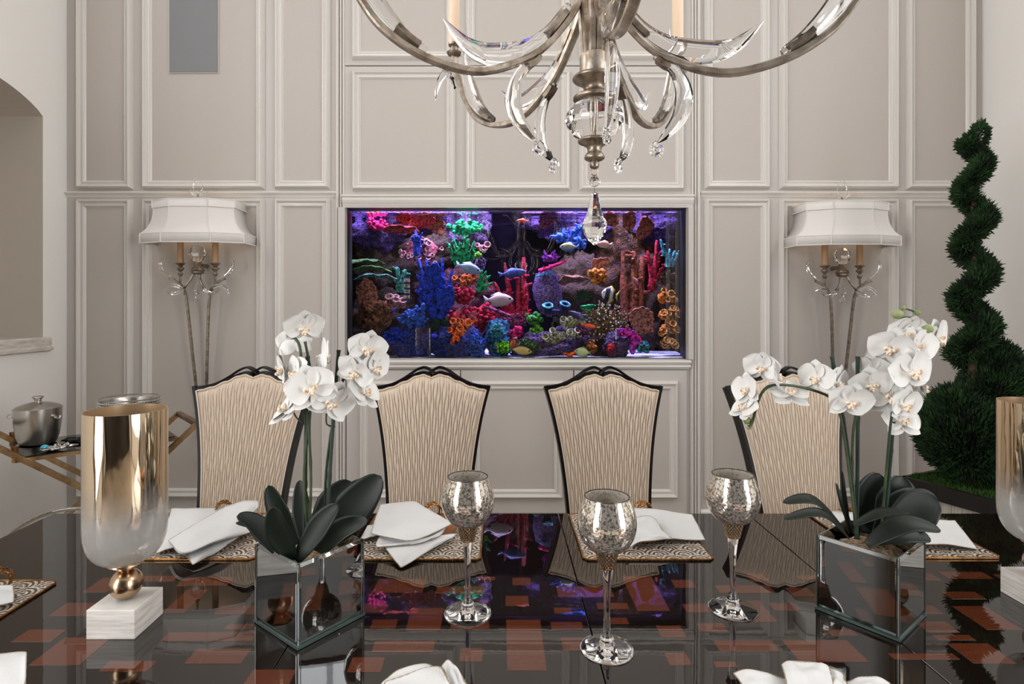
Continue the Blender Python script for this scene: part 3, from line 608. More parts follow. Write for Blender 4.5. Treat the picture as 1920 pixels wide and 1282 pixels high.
rock(1235, 590, 3.78, 90, 170, BROWNR, 'brown rock column carrying orange tube sponges')
rock(840, 560, 3.82, 170, 130, cmat('maroon_rock', (100, 24, 44), (40, 8, 24), 40, 1, 90), 'maroon rock behind the crimson netted coral')
rock(778, 645, 3.46, 82, 58, BLUER, 'blue violet rock on the sand below the bubble coral')
rock(720, 650, 3.5, 70, 36, PURPLE, 'small purple rock on the sand at lower left')
rock(858, 645, 3.44, 92, 66, BLUER, 'blue violet rock carrying the orange tube sponge')
rock(935, 635, 3.44, 50, 70, cmat('cyan_rock', (50, 140, 205), (36, 30, 90), 60, 1, 120), 'cyan crusted rock right of the orange sponge')
rock(1020, 650, 3.5, 110, 55, PURPLE, 'purple grey rock under the pale green polyps')
rock(1075, 640, 3.54, 90, 60, PURPLE, 'purple grey rock beneath the dotted anemone')
rock(1158, 648, 3.42, 52, 44, PURPLE, 'grey rock under the magenta tube coral')
rock(1120, 655, 3.5, 60, 40, BROWNR, 'brown rock stem below the dotted anemone')
c = at(1027, 548, 3.62)
t = thing('tilted_rock_slab', 'tilted violet rock slab with a cyan top edge', 'reef rock', c, group='aquarium rocks')
b = MB().blob((0, 0, 0), (px_(27, 3.62), .05, px_(45, 3.62)), .12, 2.5, 9, 28, 18); o = b.build('slab', PURPLE, t); o.rotation_euler = (0, -.12, 0)
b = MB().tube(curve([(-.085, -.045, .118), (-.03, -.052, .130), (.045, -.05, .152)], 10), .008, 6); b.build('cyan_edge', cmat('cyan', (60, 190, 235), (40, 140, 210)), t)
RED = cmat('red_plate', (200, 62, 62), (120, 30, 40)); RBR = cmat('redbrown_plate', (150, 80, 56), (96, 46, 34)); MAG = cmat('magenta', (255, 20, 130), (190, 0, 90))
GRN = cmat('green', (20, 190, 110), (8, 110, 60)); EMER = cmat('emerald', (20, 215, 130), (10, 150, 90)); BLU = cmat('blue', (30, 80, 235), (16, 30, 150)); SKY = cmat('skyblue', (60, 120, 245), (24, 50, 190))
ORG = cmat('orange', (240, 100, 40), (180, 50, 20)); AMB = cmat('amber', (240, 140, 40), (150, 76, 20)); CRI = cmat('crimson', (215, 20, 70), (130, 6, 44)); PNK = cmat('pink', (225, 120, 140), (170, 70, 96))
PKB = cmat('pinkbeige', (215, 140, 116), (160, 90, 70)); BRN = cmat('brown', (130, 84, 50), (70, 40, 26)); OLV = cmat('olive', (80, 130, 60), (40, 66, 36)); LIM = cmat('lime', (120, 220, 50), (60, 150, 30)); PGR = cmat('palegreen', (205, 210, 130), (140, 146, 80))
PUR = cmat('purple', (170, 60, 200), (110, 30, 140)); MAU = cmat('mauve', (170, 80, 130), (100, 40, 84)); TEA = cmat('teal', (20, 150, 160), (8, 90, 100)); CYA = cmat('cyan2', (90, 200, 220), (40, 120, 160)); WHT = cmat('white', (245, 240, 225), (225, 215, 200)); TAN = cmat('tan', (150, 115, 62), (90, 62, 34)); DRK = cmat('darkgreen', (30, 70, 50), (14, 36, 26))
bubbles(706, 421, 3.60, 40, 22, 26, 3.2, MAG, 'hot pink encrusting coral at upper left of the aquarium', 2)
plate(752, 427, 3.58, 62, 30, RED, 'wide red bowl plate coral under the purple ledge', .2, .9, 1)
plate(757, 407, 3.64, 44, 24, RED, 'small red plate coral tilted above the wide red bowl', .2, .5, 3)
plate(792, 413, 3.62, 44, 34, RED, 'red plate coral with raised right edge near the top', .22, .4, 5)
plate(818, 420, 3.64, 34, 36, RBR, 'red brown plate coral beside the emerald coral', .2, .3, 8)
bubbles(872, 427, 3.56, 64, 26, 46, 4, EMER, 'emerald green mushroom coral near the top', 5)
bubbles(700, 401, 3.62, 22, 10, 12, 3, ORG, 'tiny orange encrusting coral in the top left', 6)
tubes(790, 470, 3.56, 76, 58, 30, 4.2, PNK, RIM, 'pink tube coral with pale rims in the upper left', 1.8, .2, 3)
fingers(782, 445, 3.5, [(782, 480, 780, 438, 6), (784, 470, 788, 442, 5), (780, 465, 774, 442, 4)], BLU, 'small dark blue finger coral among the pink tubes', 3)
fingers(815, 530, 3.46, [(808, 564, 800, 492, 3.7), (814, 597, 829, 541, 4.2), (819, 571, 798, 488, 4.1), (832, 593, 848, 544, 4.1), (811, 585, 822, 548, 6.1), (803, 584, 811, 520, 4.0), (817, 564, 839, 549, 5.1), (811, 596, 813, 551, 6.0), (818, 577, 821, 514, 4.0), (811, 593, 783, 484, 5.4), (810, 581, 806, 507, 6.5), (807, 577, 788, 531, 4.3), (812, 590, 800, 525, 6.2), (804, 562, 786, 541, 5.3), (808, 573, 788, 517, 3.6), (824, 596, 848, 539, 6.4), (801, 572, 825, 542, 4.7), (833, 585, 849, 503, 4.1), (816, 565, 807, 557, 4.5), (800, 562, 780, 543, 4.6), (810, 564, 835, 514, 4.1), (802, 562, 782, 534, 3.9), (801, 580, 785, 560, 3.9), (819, 591, 811, 559, 4.9), (808, 576, 781, 514, 4.2), (831, 593, 829, 483, 4.3)], BLU, 'tall royal blue finger coral in the left half', 7)
plate(815, 520, 3.44, 34, 50, BLU, 'folded dark blue leaf coral in front of the blue fingers', .3, .1, 2)
plate(835, 560, 3.42, 30, 60, BLU, 'slanting blue leaf coral above the green lump', .3, .1, 6)
fingers(858, 478, 3.48, [(858, 500, 842, 456, 4.5), (858, 500, 850, 446, 4.5), (862, 500, 862, 452, 4), (868, 498, 878, 446, 4.5), (872, 498, 890, 452, 4), (870, 500, 872, 440, 4), (864, 500, 856, 470, 4), (876, 500, 892, 470, 4), (878, 495, 868, 462, 4)], GRN, 'bright green branching coral in the upper left half', 5)
fingers(905, 525, 3.46, [(895, 540, 912, 508, 3.5), (898, 540, 920, 516, 3.5), (895, 542, 924, 530, 3.5), (896, 540, 904, 505, 3.2), (894, 546, 915, 540, 3.2)], GRN, 'small green branching coral beside the orange tubes', 3)
tubes(905, 465, 3.5, 22, 16, 5, 5, PNK, RIM, 'little pink white tube coral beside the dark gap', 1.5, .4, 6)
bubbles(900, 492, 3.52, 24, 26, 30, 3, PURPLE, 'speckled violet knob coral on the dark gap edge', 7)
bubbles(896, 479, 3.46, 12, 10, 8, 3, LIM, 'tiny lime green polyp below the pink white tubes', 7)
tubes(876, 523, 3.44, 44, 26, 13, 5, ORG, cmat('orange_rim', (255, 140, 80), (220, 90, 40)), 'orange red tube coral above the crimson mound', 1.4, .3, 9)
bubbles(868, 552, 3.50, 40, 40, 40, 4, CRI, 'crimson netted coral stalk below the orange tubes', 8)
bubbles(868, 600, 3.52, 66, 48, 70, 4, CRI, 'crimson netted coral mound in the middle left', 9)
bubbles(908, 595, 3.56, 50, 56, 60, 4, CRI, 'crimson netted coral fan behind the rabbitfish', 10)
plate(690, 550, 3.48, 46, 52, PKB, 'pink beige ear shaped plate coral on the left', .25, .2, 3, 4)
plate(688, 488, 3.52, 66, 26, OLV, 'dark green ruffled plate coral, topmost of three on the left', .2, .9, 2, 6)
plate(697, 500, 3.48, 66, 24, OLV, 'green ruffled plate coral, middle of three on the left', .2, .9, 5, 7)
plate(706, 514, 3.45, 70, 22, cmat('seafoam', (110, 180, 160), (40, 80, 60)), 'seafoam edged plate coral, lowest of three on the left', .2, .9, 7, 6)
tubes(738, 570, 3.48, 46, 24, 6, 6, PKB, RIM, 'pinkish tube sponges beside the ear shaped plate', 2.6, 1.0, 4)
bubbles(702, 598, 3.52, 64, 66, 34, 8, BRN, 'brown leathery coral low in the left corner', 12)
fingers(752, 520, 3.52, [(748, 548, 744, 500, 7), (752, 548, 760, 505, 7)], cmat('mint', (80, 180, 160), (40, 100, 110)), 'mint edged dark coral left of the blue fingers', 2)
c = at(763, 541, 3.40); t = thing('frag_rack', 'strip of four small white coral plugs at left', 'frag rack', c)
MB().box((0, .004, 0), (px_(10, 3.4), .006, px_(46, 3.4))).build('rack_plate', BLUER, t, smooth=False)
for k in range(4): MB().box((0, -.004, px_((1.5-k)*10.5, 3.4)), (px_(11, 3.4), .01, px_(6.5, 3.4))).build('coral_plug', WHT, t, smooth=False)
bubbles(775, 598, 3.42, 54, 34, 70, 4, SKY, 'bright blue bubble coral on the left front rock', 13)
fingers(785, 582, 3.42, [(782, 596, 780, 572, 6), (790, 596, 794, 568, 6), (786, 598, 788, 578, 6)], SKY, 'blue knobby fingers crowning the bubble coral', 3)
bubbles(745, 632, 3.44, 50, 34, 60, 3.4, BLU, 'deep blue mat coral spreading at lower left', 14)
bubbles(820, 603, 3.5, 34, 44, 12, 9, DRK, 'dark green lump coral between the blue rocks', 15)
b_ = tubes(862, 612, 3.37, 44, 28, 8, 6, ORG, cmat('orange_rim2', (255, 150, 100), (220, 100, 60)), 'orange tube sponge sprawling on the blue rock', 1.6, .3, 16)
fingers(850, 640, 3.36, [(858, 620, 846, 646, 6), (862, 618, 858, 640, 6), (875, 612, 888, 604, 6)], ORG, 'orange sponge arms running down the blue rock', 2)
bubbles(892, 650, 3.38, 40, 46, 110, 2.4, SKY, 'cobalt blue carpet coral draped over the front rock', 17)
fingers(950, 545, 3.5, [(980, 605, 982, 482, 7), (975, 605, 972, 515, 7), (968, 600, 946, 492, 5), (965, 600, 952, 540, 6), (960, 595, 926, 528, 5), (960, 600, 922, 545, 5), (984, 600, 986, 530, 7), (956, 600, 918, 585, 5)], CRI, 'tall crimson finger coral at the aquarium centre', 4)
fingers(950, 590, 3.46, [(975, 600, 910, 575, 4.5), (970, 602, 930, 595, 4.5), (960, 598, 945, 610, 4)], MAU, 'mauve branching coral lying below the crimson fingers', 3)
anemone(968, 603, 3.44, 36, 26, 60, 9, 1.6, MAU, None, 'mauve spiky anemone below the crimson coral', 3)
bubbles(968, 622, 3.42, 30, 20, 14, 4, MAG, 'magenta coral base under the mauve anemone', 18)
bubbles(932, 618, 3.38, 30, 30, 60, 2.5, CYA, 'turquoise crust coral on the cyan rock', 19)
bubbles(945, 650, 3.37, 34, 26, 40, 2.8, LIM, 'lime green crust coral beside the sandy gap', 20)
bubbles(1000, 598, 3.42, 32, 22, 22, 4, cmat('leafgreen', (70, 170, 70), (40, 90, 40)), 'green button polyps left of the cyan tubes', 21)
bubbles(1005, 616, 3.41, 22, 12, 12, 4, LIM, 'neon green coral base under the green polyps', 22)
bubbles(990, 648, 3.40, 50, 26, 50, 2.6, OLV, 'olive green turf coral in the centre foreground', 23)
tubes(1040, 583, 3.42, 46, 8, 3, 8, cmat('navy', (30, 40, 96), (18, 20, 50)), CYA, 'three dark tubes with cyan rims right of centre', 1.5, 1.6, 5)
plate(1072, 520, 3.52, 60, 34, cmat('tanplate', (150, 100, 80), (80, 50, 44)), 'brown flat shelf coral right of the tilted slab', .15, 1.0, 4, 4)
bubbles(1120, 516, 3.5, 34, 30, 26, 4.5, AMB, 'orange cluster coral in the right half', 24)
plate(1126, 492, 3.54, 30, 28, PKB, 'pale pink shell coral above the orange cluster', .25, .4, 6)
anemone(1030, 484, 3.6, 34, 18, 40, 10, 1.5, PUR, None, 'purple feathery anemone in the middle background', 5)
fingers(1040, 495, 3.58, [(1010, 508, 1050, 494, 4), (1030, 500, 1062, 488, 3.5)], MAG, 'thin magenta branch under the purple anemone', 1)
fingers(1075, 450, 3.56, [(1045, 445, 1075, 440, 9), (1060, 450, 1090, 448, 10), (1080, 455, 1098, 462, 10), (1070, 440, 1095, 425, 8)], SKY, 'blue crust behind the crystal drop, blue light on rock put into its colour', 6)  # blue tank light on the rock, put into the colour as a crust
anemone(1132, 605, 3.46, 96, 74, 170, 13, 1.7, TAN, WHT, 'large tan anemone with white dotted tips', 7)
anemone(1092, 556, 3.48, 32, 24, 46, 8, 1.6, DRK, None, 'dark green spiky anemone above the green leaf coral', 8)
plate(1102, 573, 3.44, 36, 18, GRN, 'flat green leaf coral above the dotted anemone', .2, .8, 3)
tubes(1070, 604, 3.42, 36, 26, 9, 5, PGR, WHT, 'pale green tube polyps left of the dotted anemone', 1.2, .4, 11)
tubes(1038, 634, 3.40, 34, 26, 9, 5.4, PGR, WHT, 'pale green tube polyps low in the middle', 1.2, .4, 12)
tubes(1070, 628, 3.39, 32, 14, 6, 5, cmat('yellowgreen', (190, 220, 90), (120, 150, 50)), WHT, 'yellow green tube polyps between the pale clusters', 1.2, .4, 13)
anemone(1087, 621, 3.38, 44, 26, 60, 8, 1.7, cmat('plum', (130, 44, 110), (70, 20, 64)), None, 'plum purple anemone in the right foreground', 9)
fingers(1190, 640, 3.37, [(1158, 624, 1180, 622, 8), (1178, 622, 1192, 632, 8), (1186, 630, 1186, 664, 8)], PUR, 'thick magenta purple tube coral arching over grey rock', 0)
tubes(1170, 624, 3.34, 12, 8, 2, 7, PUR, MAG, 'pink mouthed end of the arching magenta coral', .8, .3, 14)
tubes(1192, 635, 3.34, 6, 6, 1, 8, PUR, MAG, 'lower pink mouth on the arching magenta coral', .7, .1, 15)
bubbles(1145, 655, 3.39, 12, 20, 12, 4, cmat('scarlet', (225, 10, 40), (150, 0, 26)), 'small scarlet coral at the foot of the grey rock', 25)
tubes(1208, 651, 3.38, 26, 22, 7, 4.6, TEA, CYA, 'teal tube polyps on the sand at right', 1.2, .4, 16)
for k, (x, y, w_, h_) in enumerate(((1247, 558, 34, 28), (1250, 590, 38, 24), (1250, 617, 32, 24), (1250, 643, 30, 26))):
    tubes(x, y, 3.5-.02*k, w_, h_, 7, 5.6, AMB if k < 3 else cmat('ochre', (190, 120, 60), (120, 66, 30)), cmat('amber_rim', (255, 190, 100), (220, 140, 60)), 'amber tube sponges on the right column, ' + ('topmost cluster', 'second cluster from the top', 'third cluster from the top', 'lowest cluster')[k], 1.5, .3, 20+k)
plate(1202, 600, 3.46, 54, 50, PKB, 'salmon ruffled plate coral at lower right', .25, .2, 9, 5)
fingers(1232, 500, 3.54, [(1222, 545, 1232, 450, 6), (1224, 530, 1250, 492, 5), (1222, 540, 1214, 470, 6), (1230, 500, 1240, 470, 5)], CRI, 'crimson branching coral in the upper right', 3)
fingers(1258, 480, 3.5, [(1250, 500, 1246, 470, 4), (1254, 500, 1256, 466, 4), (1258, 500, 1266, 470, 4), (1260, 500, 1272, 474, 4), (1246, 480, 1238, 448, 4)], CYA, 'pale turquoise finger coral at the right edge', 3)
plate(1145, 411, 3.62, 30, 28, RBR, 'brown slab coral, left of three at upper right', .1, .3, 1, 4)
plate(1180, 412, 3.62, 32, 32, RBR, 'brown slab coral, middle of three at upper right', .1, .3, 3, 4)
plate(1208, 428, 3.6, 34, 38, RBR, 'brown slab coral, right of three at upper right', .1, .3, 4, 4)
plate(1028, 410, 3.66, 40, 36, cmat('maroon', (120, 50, 70), (70, 24, 40)), 'dull maroon plate coral near the top centre', .15, .4, 4, 4)
bubbles(1110, 650, 3.40, 16, 22, 16, 4, AMB, 'small orange coral below the dotted anemone', 26)
fingers(1068, 665, 3.35, [(1068, 665, 1056, 662, 3.5), (1068, 665, 1080, 661, 3.5), (1068, 665, 1072, 670, 3.2)], ORG, 'orange starfish lying on the sand', 1, 'starfish')
bubbles(1247, 520, 3.54, 40, 26, 40, 3, cmat('taupe', (130, 100, 90), (70, 44, 50)), 'brown crust coral under the turquoise fingers', 27)
fingers(1190, 560, 3.6, [(1172, 600, 1168, 470, 9), (1186, 600, 1188, 470, 10), (1200, 600, 1204, 480, 9)], cmat('rust', (150, 76, 50), (96, 44, 34)), 'rust brown pillars behind the salmon plate, partly a reflection in the glass', 4)  # brown columns, in part a pane reflection given solid shape and colour
def fish(px, py, d, ln, hh, label, c1, c2=None, flip=1, tilt=0, tail=None, bands=0):
    p = at(px, py, d); t = thing('fish', label, 'fish', p, group='fish in the aquarium'); L_ = px_(ln, d); H_ = px_(hh, d)
    m1 = mat('fish_'+label[:14].replace(' ', '_'), S(*c1, k=.55), .35)
    if c2:
        nt = m1.node_tree; tc = nt.nodes.new('ShaderNodeTexCoord'); sp = nt.nodes.new('ShaderNodeSeparateXYZ'); wv = nt.nodes.new('ShaderNodeMath'); wv.operation = 'MULTIPLY'
        rp = nt.nodes.new('ShaderNodeValToRGB'); nt.links.new(tc.outputs['Object'], sp.inputs[0])
        if bands:
            wv.inputs[1].default_value = bands*2*PI/L_; sn = nt.nodes.new('ShaderNodeMath'); sn.operation = 'SINE'; nt.links.new(sp.outputs[0], wv.inputs[0]); nt.links.new(wv.outputs[0], sn.inputs[0]); nt.links.new(sn.outputs[0], rp.inputs[0])
            rp.color_ramp.elements[0].position = .2; rp.color_ramp.elements[1].position = .3
        else:
            wv.inputs[1].default_value = 1/H_; ad = nt.nodes.new('ShaderNodeMath'); ad.inputs[1].default_value = .5; nt.links.new(sp.outputs[2], wv.inputs[0]); nt.links.new(wv.outputs[0], ad.inputs[0]); nt.links.new(ad.outputs[0], rp.inputs[0])
        rp.color_ramp.elements[0].color = S(*c1, k=.55); rp.color_ramp.elements[1].color = S(*c2, k=.55); nt.links.new(rp.outputs[0], nt.nodes['Principled BSDF'].inputs['Base Color'])
    prof = [(-.5, .01), (-.46, .12), (-.36, .30), (-.2, .46), (0, .5), (.15, .42), (.28, .25), (.38, .12), (.42, .09)]
    b = MB(); b.tube([(x*L_, 0, 0) for x, _ in prof], 1, 12, rr=[(r*H_, r*H_*.42) for _, r in prof], up=(0, 0, 1)); b.build('body', m1, t)
    mt = mat('fishfin_'+label[:14].replace(' ', '_'), S(*(tail or c1), k=.55), .4)
    MB().add([(.40*L_, 0, .09*H_), (.40*L_, 0, -.09*H_), (.60*L_, 0, -.36*H_), (.53*L_, 0, 0), (.60*L_, 0, .36*H_)], [(0, 1, 2, 3), (0, 3, 4)]).build('tail_fin', mt, t, solid=.002)
    MB().add([(-.2*L_, 0, .44*H_), (.3*L_, 0, .2*H_), (.33*L_, 0, .36*H_), (.05*L_, 0, .62*H_)], [(0, 1, 2, 3)]).build('dorsal_fin', mt, t, solid=.002)
    MB().add([(-.05*L_, 0, -.46*H_), (.3*L_, 0, -.2*H_), (.33*L_, 0, -.36*H_), (.12*L_, 0, -.58*H_)], [(0, 3, 2, 1)]).build('anal_fin', mt, t, solid=.002)
    for s in (-1, 1): MB().ball((-.36*L_, s*.11*H_, .1*H_), .045*L_, 8, 6).build('eye', mat('fish_eye', S(10, 10, 12), .1), t)
    t.rotation_euler = (0, tilt, PI if flip < 0 else 0); return t
fish(937, 562, 3.39, 52, 24, 'pale pink fish with brown head bars before the crimson coral', (228, 200, 215), None, -1, 0, (200, 190, 225))
fish(963, 512, 3.42, 50, 17, 'dark blue fish above the pale pink fish', (40, 70, 170), None, -1, .1)
fish(880, 503, 3.38, 46, 20, 'silver blue fish in front of the green coral', (150, 180, 225), None, -1, -.3, (190, 210, 240))
fish(1142, 552, 3.38, 30, 28, 'black and white banded bannerfish at right', (15, 15, 25), (240, 240, 235), 1, .2, (235, 220, 90), 2)
fish(1066, 463, 3.40, 34, 17, 'blue tang with yellow back near the crystal drop', (60, 110, 225), (220, 220, 90), 1, 0)
fish(1106, 611, 3.345, 30, 7, 'slim orange fish across the dotted anemone', (245, 90, 30), None, -1, -.2)
fish(978, 657, 3.35, 40, 16, 'yellow tan fish with blue tail near the sand', (190, 165, 90), None, -1, -.15, (70, 110, 220))
fish(979, 414, 3.45, 22, 8, 'small orange fish near the water surface', (250, 80, 40), None, 1, 0)
fish(962, 645, 3.36, 20, 26, 'rusty brown fish by the lime coral', (150, 64, 30), None, 1, .4)
fish(1092, 660, 3.35, 30, 18, 'pale green fish low over the sand', (190, 205, 150), None, 1, .1)
fish(1132, 458, 3.42, 28, 13, 'white and orange fish below the crystal drop', (235, 220, 215), (245, 110, 50), 1, 0)
fish(1192, 527, 3.42, 18, 8, 'tiny purple and yellow fish at right', (170, 40, 170), (240, 190, 60), 1, .9)
fish(1083, 592, 3.39, 40, 12, 'slate blue fish beside the dotted anemone', (70, 64, 120), None, 1, .45)
fish(815, 629, 3.35, 15, 8, 'tiny electric blue fish above the front rocks', (30, 60, 255), None, 1, .2)
fish(738, 581, 3.38, 10, 5, 'tiny dark blue fish by the pinkish sponges', (40, 60, 220), None, 1, -.6)
at = _at
# ================================================================ placemats, plates, napkins
def mat_nodes():                                    # beaded scallop print on the placemats
    m = bpy.data.materials.new('beaded_scallops'); m.use_nodes = True; nt = m.node_tree; L = nt.links; b = nt.nodes['Principled BSDF']
    def N(op, a=None, c=None):
        n = nt.nodes.new('ShaderNodeMath'); n.operation = op
        for i, v in enumerate((a, c)):
            if v is None: continue
            if isinstance(v, (int, float)): n.inputs[i].default_value = v
            else: L.new(v, n.inputs[i])
        return n.outputs[0]
    tc = nt.nodes.new('ShaderNodeTexCoord'); sp = nt.nodes.new('ShaderNodeSeparateXYZ'); L.new(tc.outputs['Object'], sp.inputs[0])
    X, Y = sp.outputs[0], sp.outputs[1]; W, H = .076, .038
    def rad(offx, offy):                            # distance to the nearest scallop centre of a shifted lattice
        fx = N('SUBTRACT', N('FRACT', N('ADD', N('DIVIDE', X, W), offx)), .5)
        fy = N('FRACT', N('ADD', N('DIVIDE', Y, H*2), offy))
        x = N('MULTIPLY', fx, W); y = N('MULTIPLY', fy, H*2)
        return N('SQRT', N('ADD', N('MULTIPLY', x, x), N('MULTIPLY', y, y))), y
    r1, y1 = rad(.5, .5); r2, y2 = rad(0, 0)
    in1 = N('LESS_THAN', r1, W*.5); r = N('ADD', N('MULTIPLY', r1, in1), N('MULTIPLY', r2, N('SUBTRACT', 1, in1)))
    ringv = N('FRACT', N('DIVIDE', r, .0125))
    bw = N('GREATER_THAN', ringv, .5)
    vo = nt.nodes.new('ShaderNodeTexVoronoi'); vo.inputs['Scale'].default_value = 210; L.new(tc.outputs['Object'], vo.inputs['Vector'])
    bead = N('LESS_THAN', vo.outputs['Distance'], .42)
    mx = nt.nodes.new('ShaderNodeMix'); mx.data_type = 'RGBA'; mx.inputs['A'].default_value = S(86, 68, 54); mx.inputs['B'].default_value = S(244, 236, 222)
    L.new(N('MULTIPLY', bw, N('ADD', N('MULTIPLY', bead, .55), .45)), mx.inputs['Factor']); L.new(mx.outputs['Result'], b.inputs['Base Color'])
    b.inputs['Roughness'].default_value = .3; b.inputs['Metallic'].default_value = .1
    bp = nt.nodes.new('ShaderNodeBump'); bp.inputs['Strength'].default_value = .6; bp.inputs['Distance'].default_value = .003
    L.new(N('ADD', N('MULTIPLY', bead, .5), bw), bp.inputs['Height']); L.new(bp.outputs[0], b.inputs['Normal'])
    return m
SCAL = mat_nodes()
def placemat(x, y, label, w_=.385, d_=.37):
    t = thing('placemat', label, 'placemat', (x, y, TZ+.0004), 0, 'beaded placemats')
    m = MB(); c_ = .012; pts = [(-w_/2+c_, -d_/2), (w_/2-c_, -d_/2), (w_/2, -d_/2+c_), (w_/2, d_/2-c_), (w_/2-c_, d_/2), (-w_/2+c_, d_/2), (-w_/2, d_/2-c_), (-w_/2, -d_/2+c_)]
    n = len(pts); m.add([(a, b, 0) for a, b in pts]+[(a, b, .004) for a, b in pts], [tuple(range(n-1, -1, -1)), tuple(range(n, 2*n))]+[(k, (k+1) % n, n+(k+1) % n, n+k) for k in range(n)])
    m.build('woven_mat', SCAL, t, smooth=False)
    MB().tube([(a, b, .0035) for a, b in pts+[pts[0]]], .0032, 6, cap=False).build('gold_edging', GOLD, t)
    return t
def plate_(x, y, label, r=.125):
    t = thing('charger_plate', label, 'plate', (x, y, TZ+.0045), 0, 'amber charger plates')
    MB().lathe([(.075, 0), (.09, .003), (r, .014), (r+.001, .017), (r-.006, .0175), (.09, .0075), (.0, .006)], 40).build('plate_body', mat('amber_glaze', S(176, 96, 34), .25, col2=S(132, 66, 24), vscale=20), t)
    MB().tube([(r*math.cos(a), r*math.sin(a), .0165) for a in [2*PI*i/40 for i in range(41)]], .0022, 6, cap=False).build('gold_rim', GOLD, t)
    return t
placemat(-.925, 1.868, 'beaded scallop placemat under the napkin behind the left hurricane vase'); plate_(-.93, 1.885, 'amber charger plate under the napkin next to the left hurricane vase')
placemat(-.252, 1.866, 'beaded scallop placemat between the left orchid and the rear left goblet'); plate_(-.27, 1.885, 'amber charger plate right of the left orchid, under layered napkin')
placemat(.440, 1.866, 'beaded scallop placemat behind the front goblet'); plate_(.43, 1.89, 'amber charger plate behind the front goblet')
placemat(1.30, 1.878, 'beaded scallop placemat partly behind the right orchid box'); plate_(1.28, 1.90, 'amber charger plate partly behind the right orchid box')
placemat(-1.395, 1.365, 'beaded scallop placemat at the left end of the table'); plate_(-1.43, 1.37, 'amber charger plate at the left end of the table')
for x, lb in ((-.93, 'at the near left edge'), (-.17, 'at the near edge below the centre'), (.585, 'at the near right edge')):
    placemat(x, .86, 'beaded scallop placemat '+lb); plate_(x, .88, 'amber charger plate '+lb)
def napkin(label, sheets, base):
    """sheets: list of (rows of (px,py,height)), each row left to right, back to front"""
    p0 = on(base[0], base[1]); p0.z = TZ+.02; t = thing('napkin', label, 'napkin', p0, 0, 'folded white napkins')
    for si, rows in enumerate(sheets):
        R = [[on(*q)-p0 for q in row] for row in rows]; nu, nv = 26, 18
        rc = [curve(r, nu) for r in R]; colsP = [curve([r[i] for r in rc], nv) for i in range(nu+1)]
        def fn(u, v):
            p = Vector(colsP[min(nu, round(u*nu))][min(nv, round(v*nv))]); s = .009*noise.noise(Vector((u*3.2+si*5, v*3.2, base[0])))*min(1, 6*min(u, v, 1-u, 1-v)+.3)
            return p+Vector((0, 0, s))
        o = MB().grid(fn, nu, nv).build('folded_layer', WHITECLOTH, t, ang=180, solid=.0016)
        bd = [Vector(fn(i/nu, 0)) for i in range(nu+1)]+[Vector(fn(1, j/nv)) for j in range(1, nv+1)]+[Vector(fn(1-i/nu, 1)) for i in range(1, nu+1)]+[Vector(fn(0, 1-j/nv)) for j in range(1, nv+1)]
        b = MB().tube(bd, [.0011+.0006*(i % 2) for i in range(len(bd))], 5, cap=False); b.build('stitched_hem', STITCH, o)
    return t
napkin('white napkin draped over the plate behind the left hurricane vase', [
    [[(322, 953, .030), (360, 953, .045), (420, 951, .040)], [(312, 985, .030), (350, 985, .046), (420, 975, .045)], [(293, 1038, .012), (312, 1030, .020), (345, 1020, .030)]],
    [[(425, 948, .055), (455, 939, .075), (482, 939, .078), (485, 950, .070)], [(345, 995, .055), (390, 985, .066), (440, 975, .066), (475, 962, .058)], [(318, 1012, .042), (350, 1028, .046), (410, 1012, .048), (470, 990, .035)], [(322, 1020, .030), (342, 1038, .034), (400, 1018, .036), (476, 996, .026)]],
    [[(330, 1015, .028), (400, 1005, .030), (470, 985, .028)], [(345, 1036, .022), (390, 1030, .024), (440, 1012, .022)], [(360, 1056, .010), (368, 1055, .010), (412, 1028, .016)]]], (400, 1000))
napkin('white layered napkin between the left orchid and rear left goblet', [
    [[(713, 946, .045), (745, 942, .060), (778, 940, .066), (798, 952, .066)], [(703, 975, .045), (740, 975, .060), (785, 972, .062), (835, 972, .055)], [(696, 1000, .036), (735, 1008, .044), (780, 1012, .040), (848, 982, .048)]],
    [[(716, 1000, .030), (760, 1005, .034), (800, 995, .040), (838, 984, .044)], [(705, 1018, .026), (750, 1016, .030), (790, 1012, .034), (832, 996, .036)], [(708, 1026, .022), (745, 1022, .026), (790, 1016, .028), (824, 1004, .030)]],
    [[(715, 1015, .020), (770, 1012, .024), (820, 1004, .028), (856, 1000, .030)], [(732, 1040, .014), (770, 1034, .018), (800, 1028, .020), (850, 1006, .024)], [(750, 1062, .006), (758, 1061, .006), (792, 1040, .012), (835, 1014, .018)]],
    [[(690, 985, .020), (705, 985, .03), (715, 990, .03)], [(674, 1013, .010), (690, 1008, .016), (708, 1003, .02)]]], (770, 1000))
napkin('white napkin with loose fold beside the front goblet', [
    [[(1172, 953, .050), (1205, 953, .054), (1250, 957, .046), (1298, 965, .034)], [(1160, 975, .046), (1205, 975, .044), (1260, 985, .034), (1310, 988, .024)], [(1160, 995, .040), (1210, 1005, .034), (1270, 1010, .022), (1322, 1012, .014)]],
    [[(1170, 985, .050), (1200, 968, .062), (1225, 970, .062), (1240, 990, .050)], [(1175, 1005, .044), (1205, 995, .050), (1232, 998, .050), (1252, 1004, .042)], [(1182, 1026, .022), (1200, 1016, .028), (1235, 1012, .034), (1264, 1010, .034)]]], (1230, 995))
napkin('white napkin behind the right orchid box', [
    [[(1690, 985, .040), (1740, 975, .050), (1790, 976, .046)], [(1700, 1005, .036), (1750, 995, .042), (1810, 1000, .030)], [(1715, 1022, .022), (1770, 1020, .024), (1832, 1029, .010)]],
    [[(1560, 958, .040), (1600, 960, .05), (1660, 970, .05)], [(1560, 985, .03), (1620, 990, .04), (1680, 1000, .03)]]], (1740, 1000))
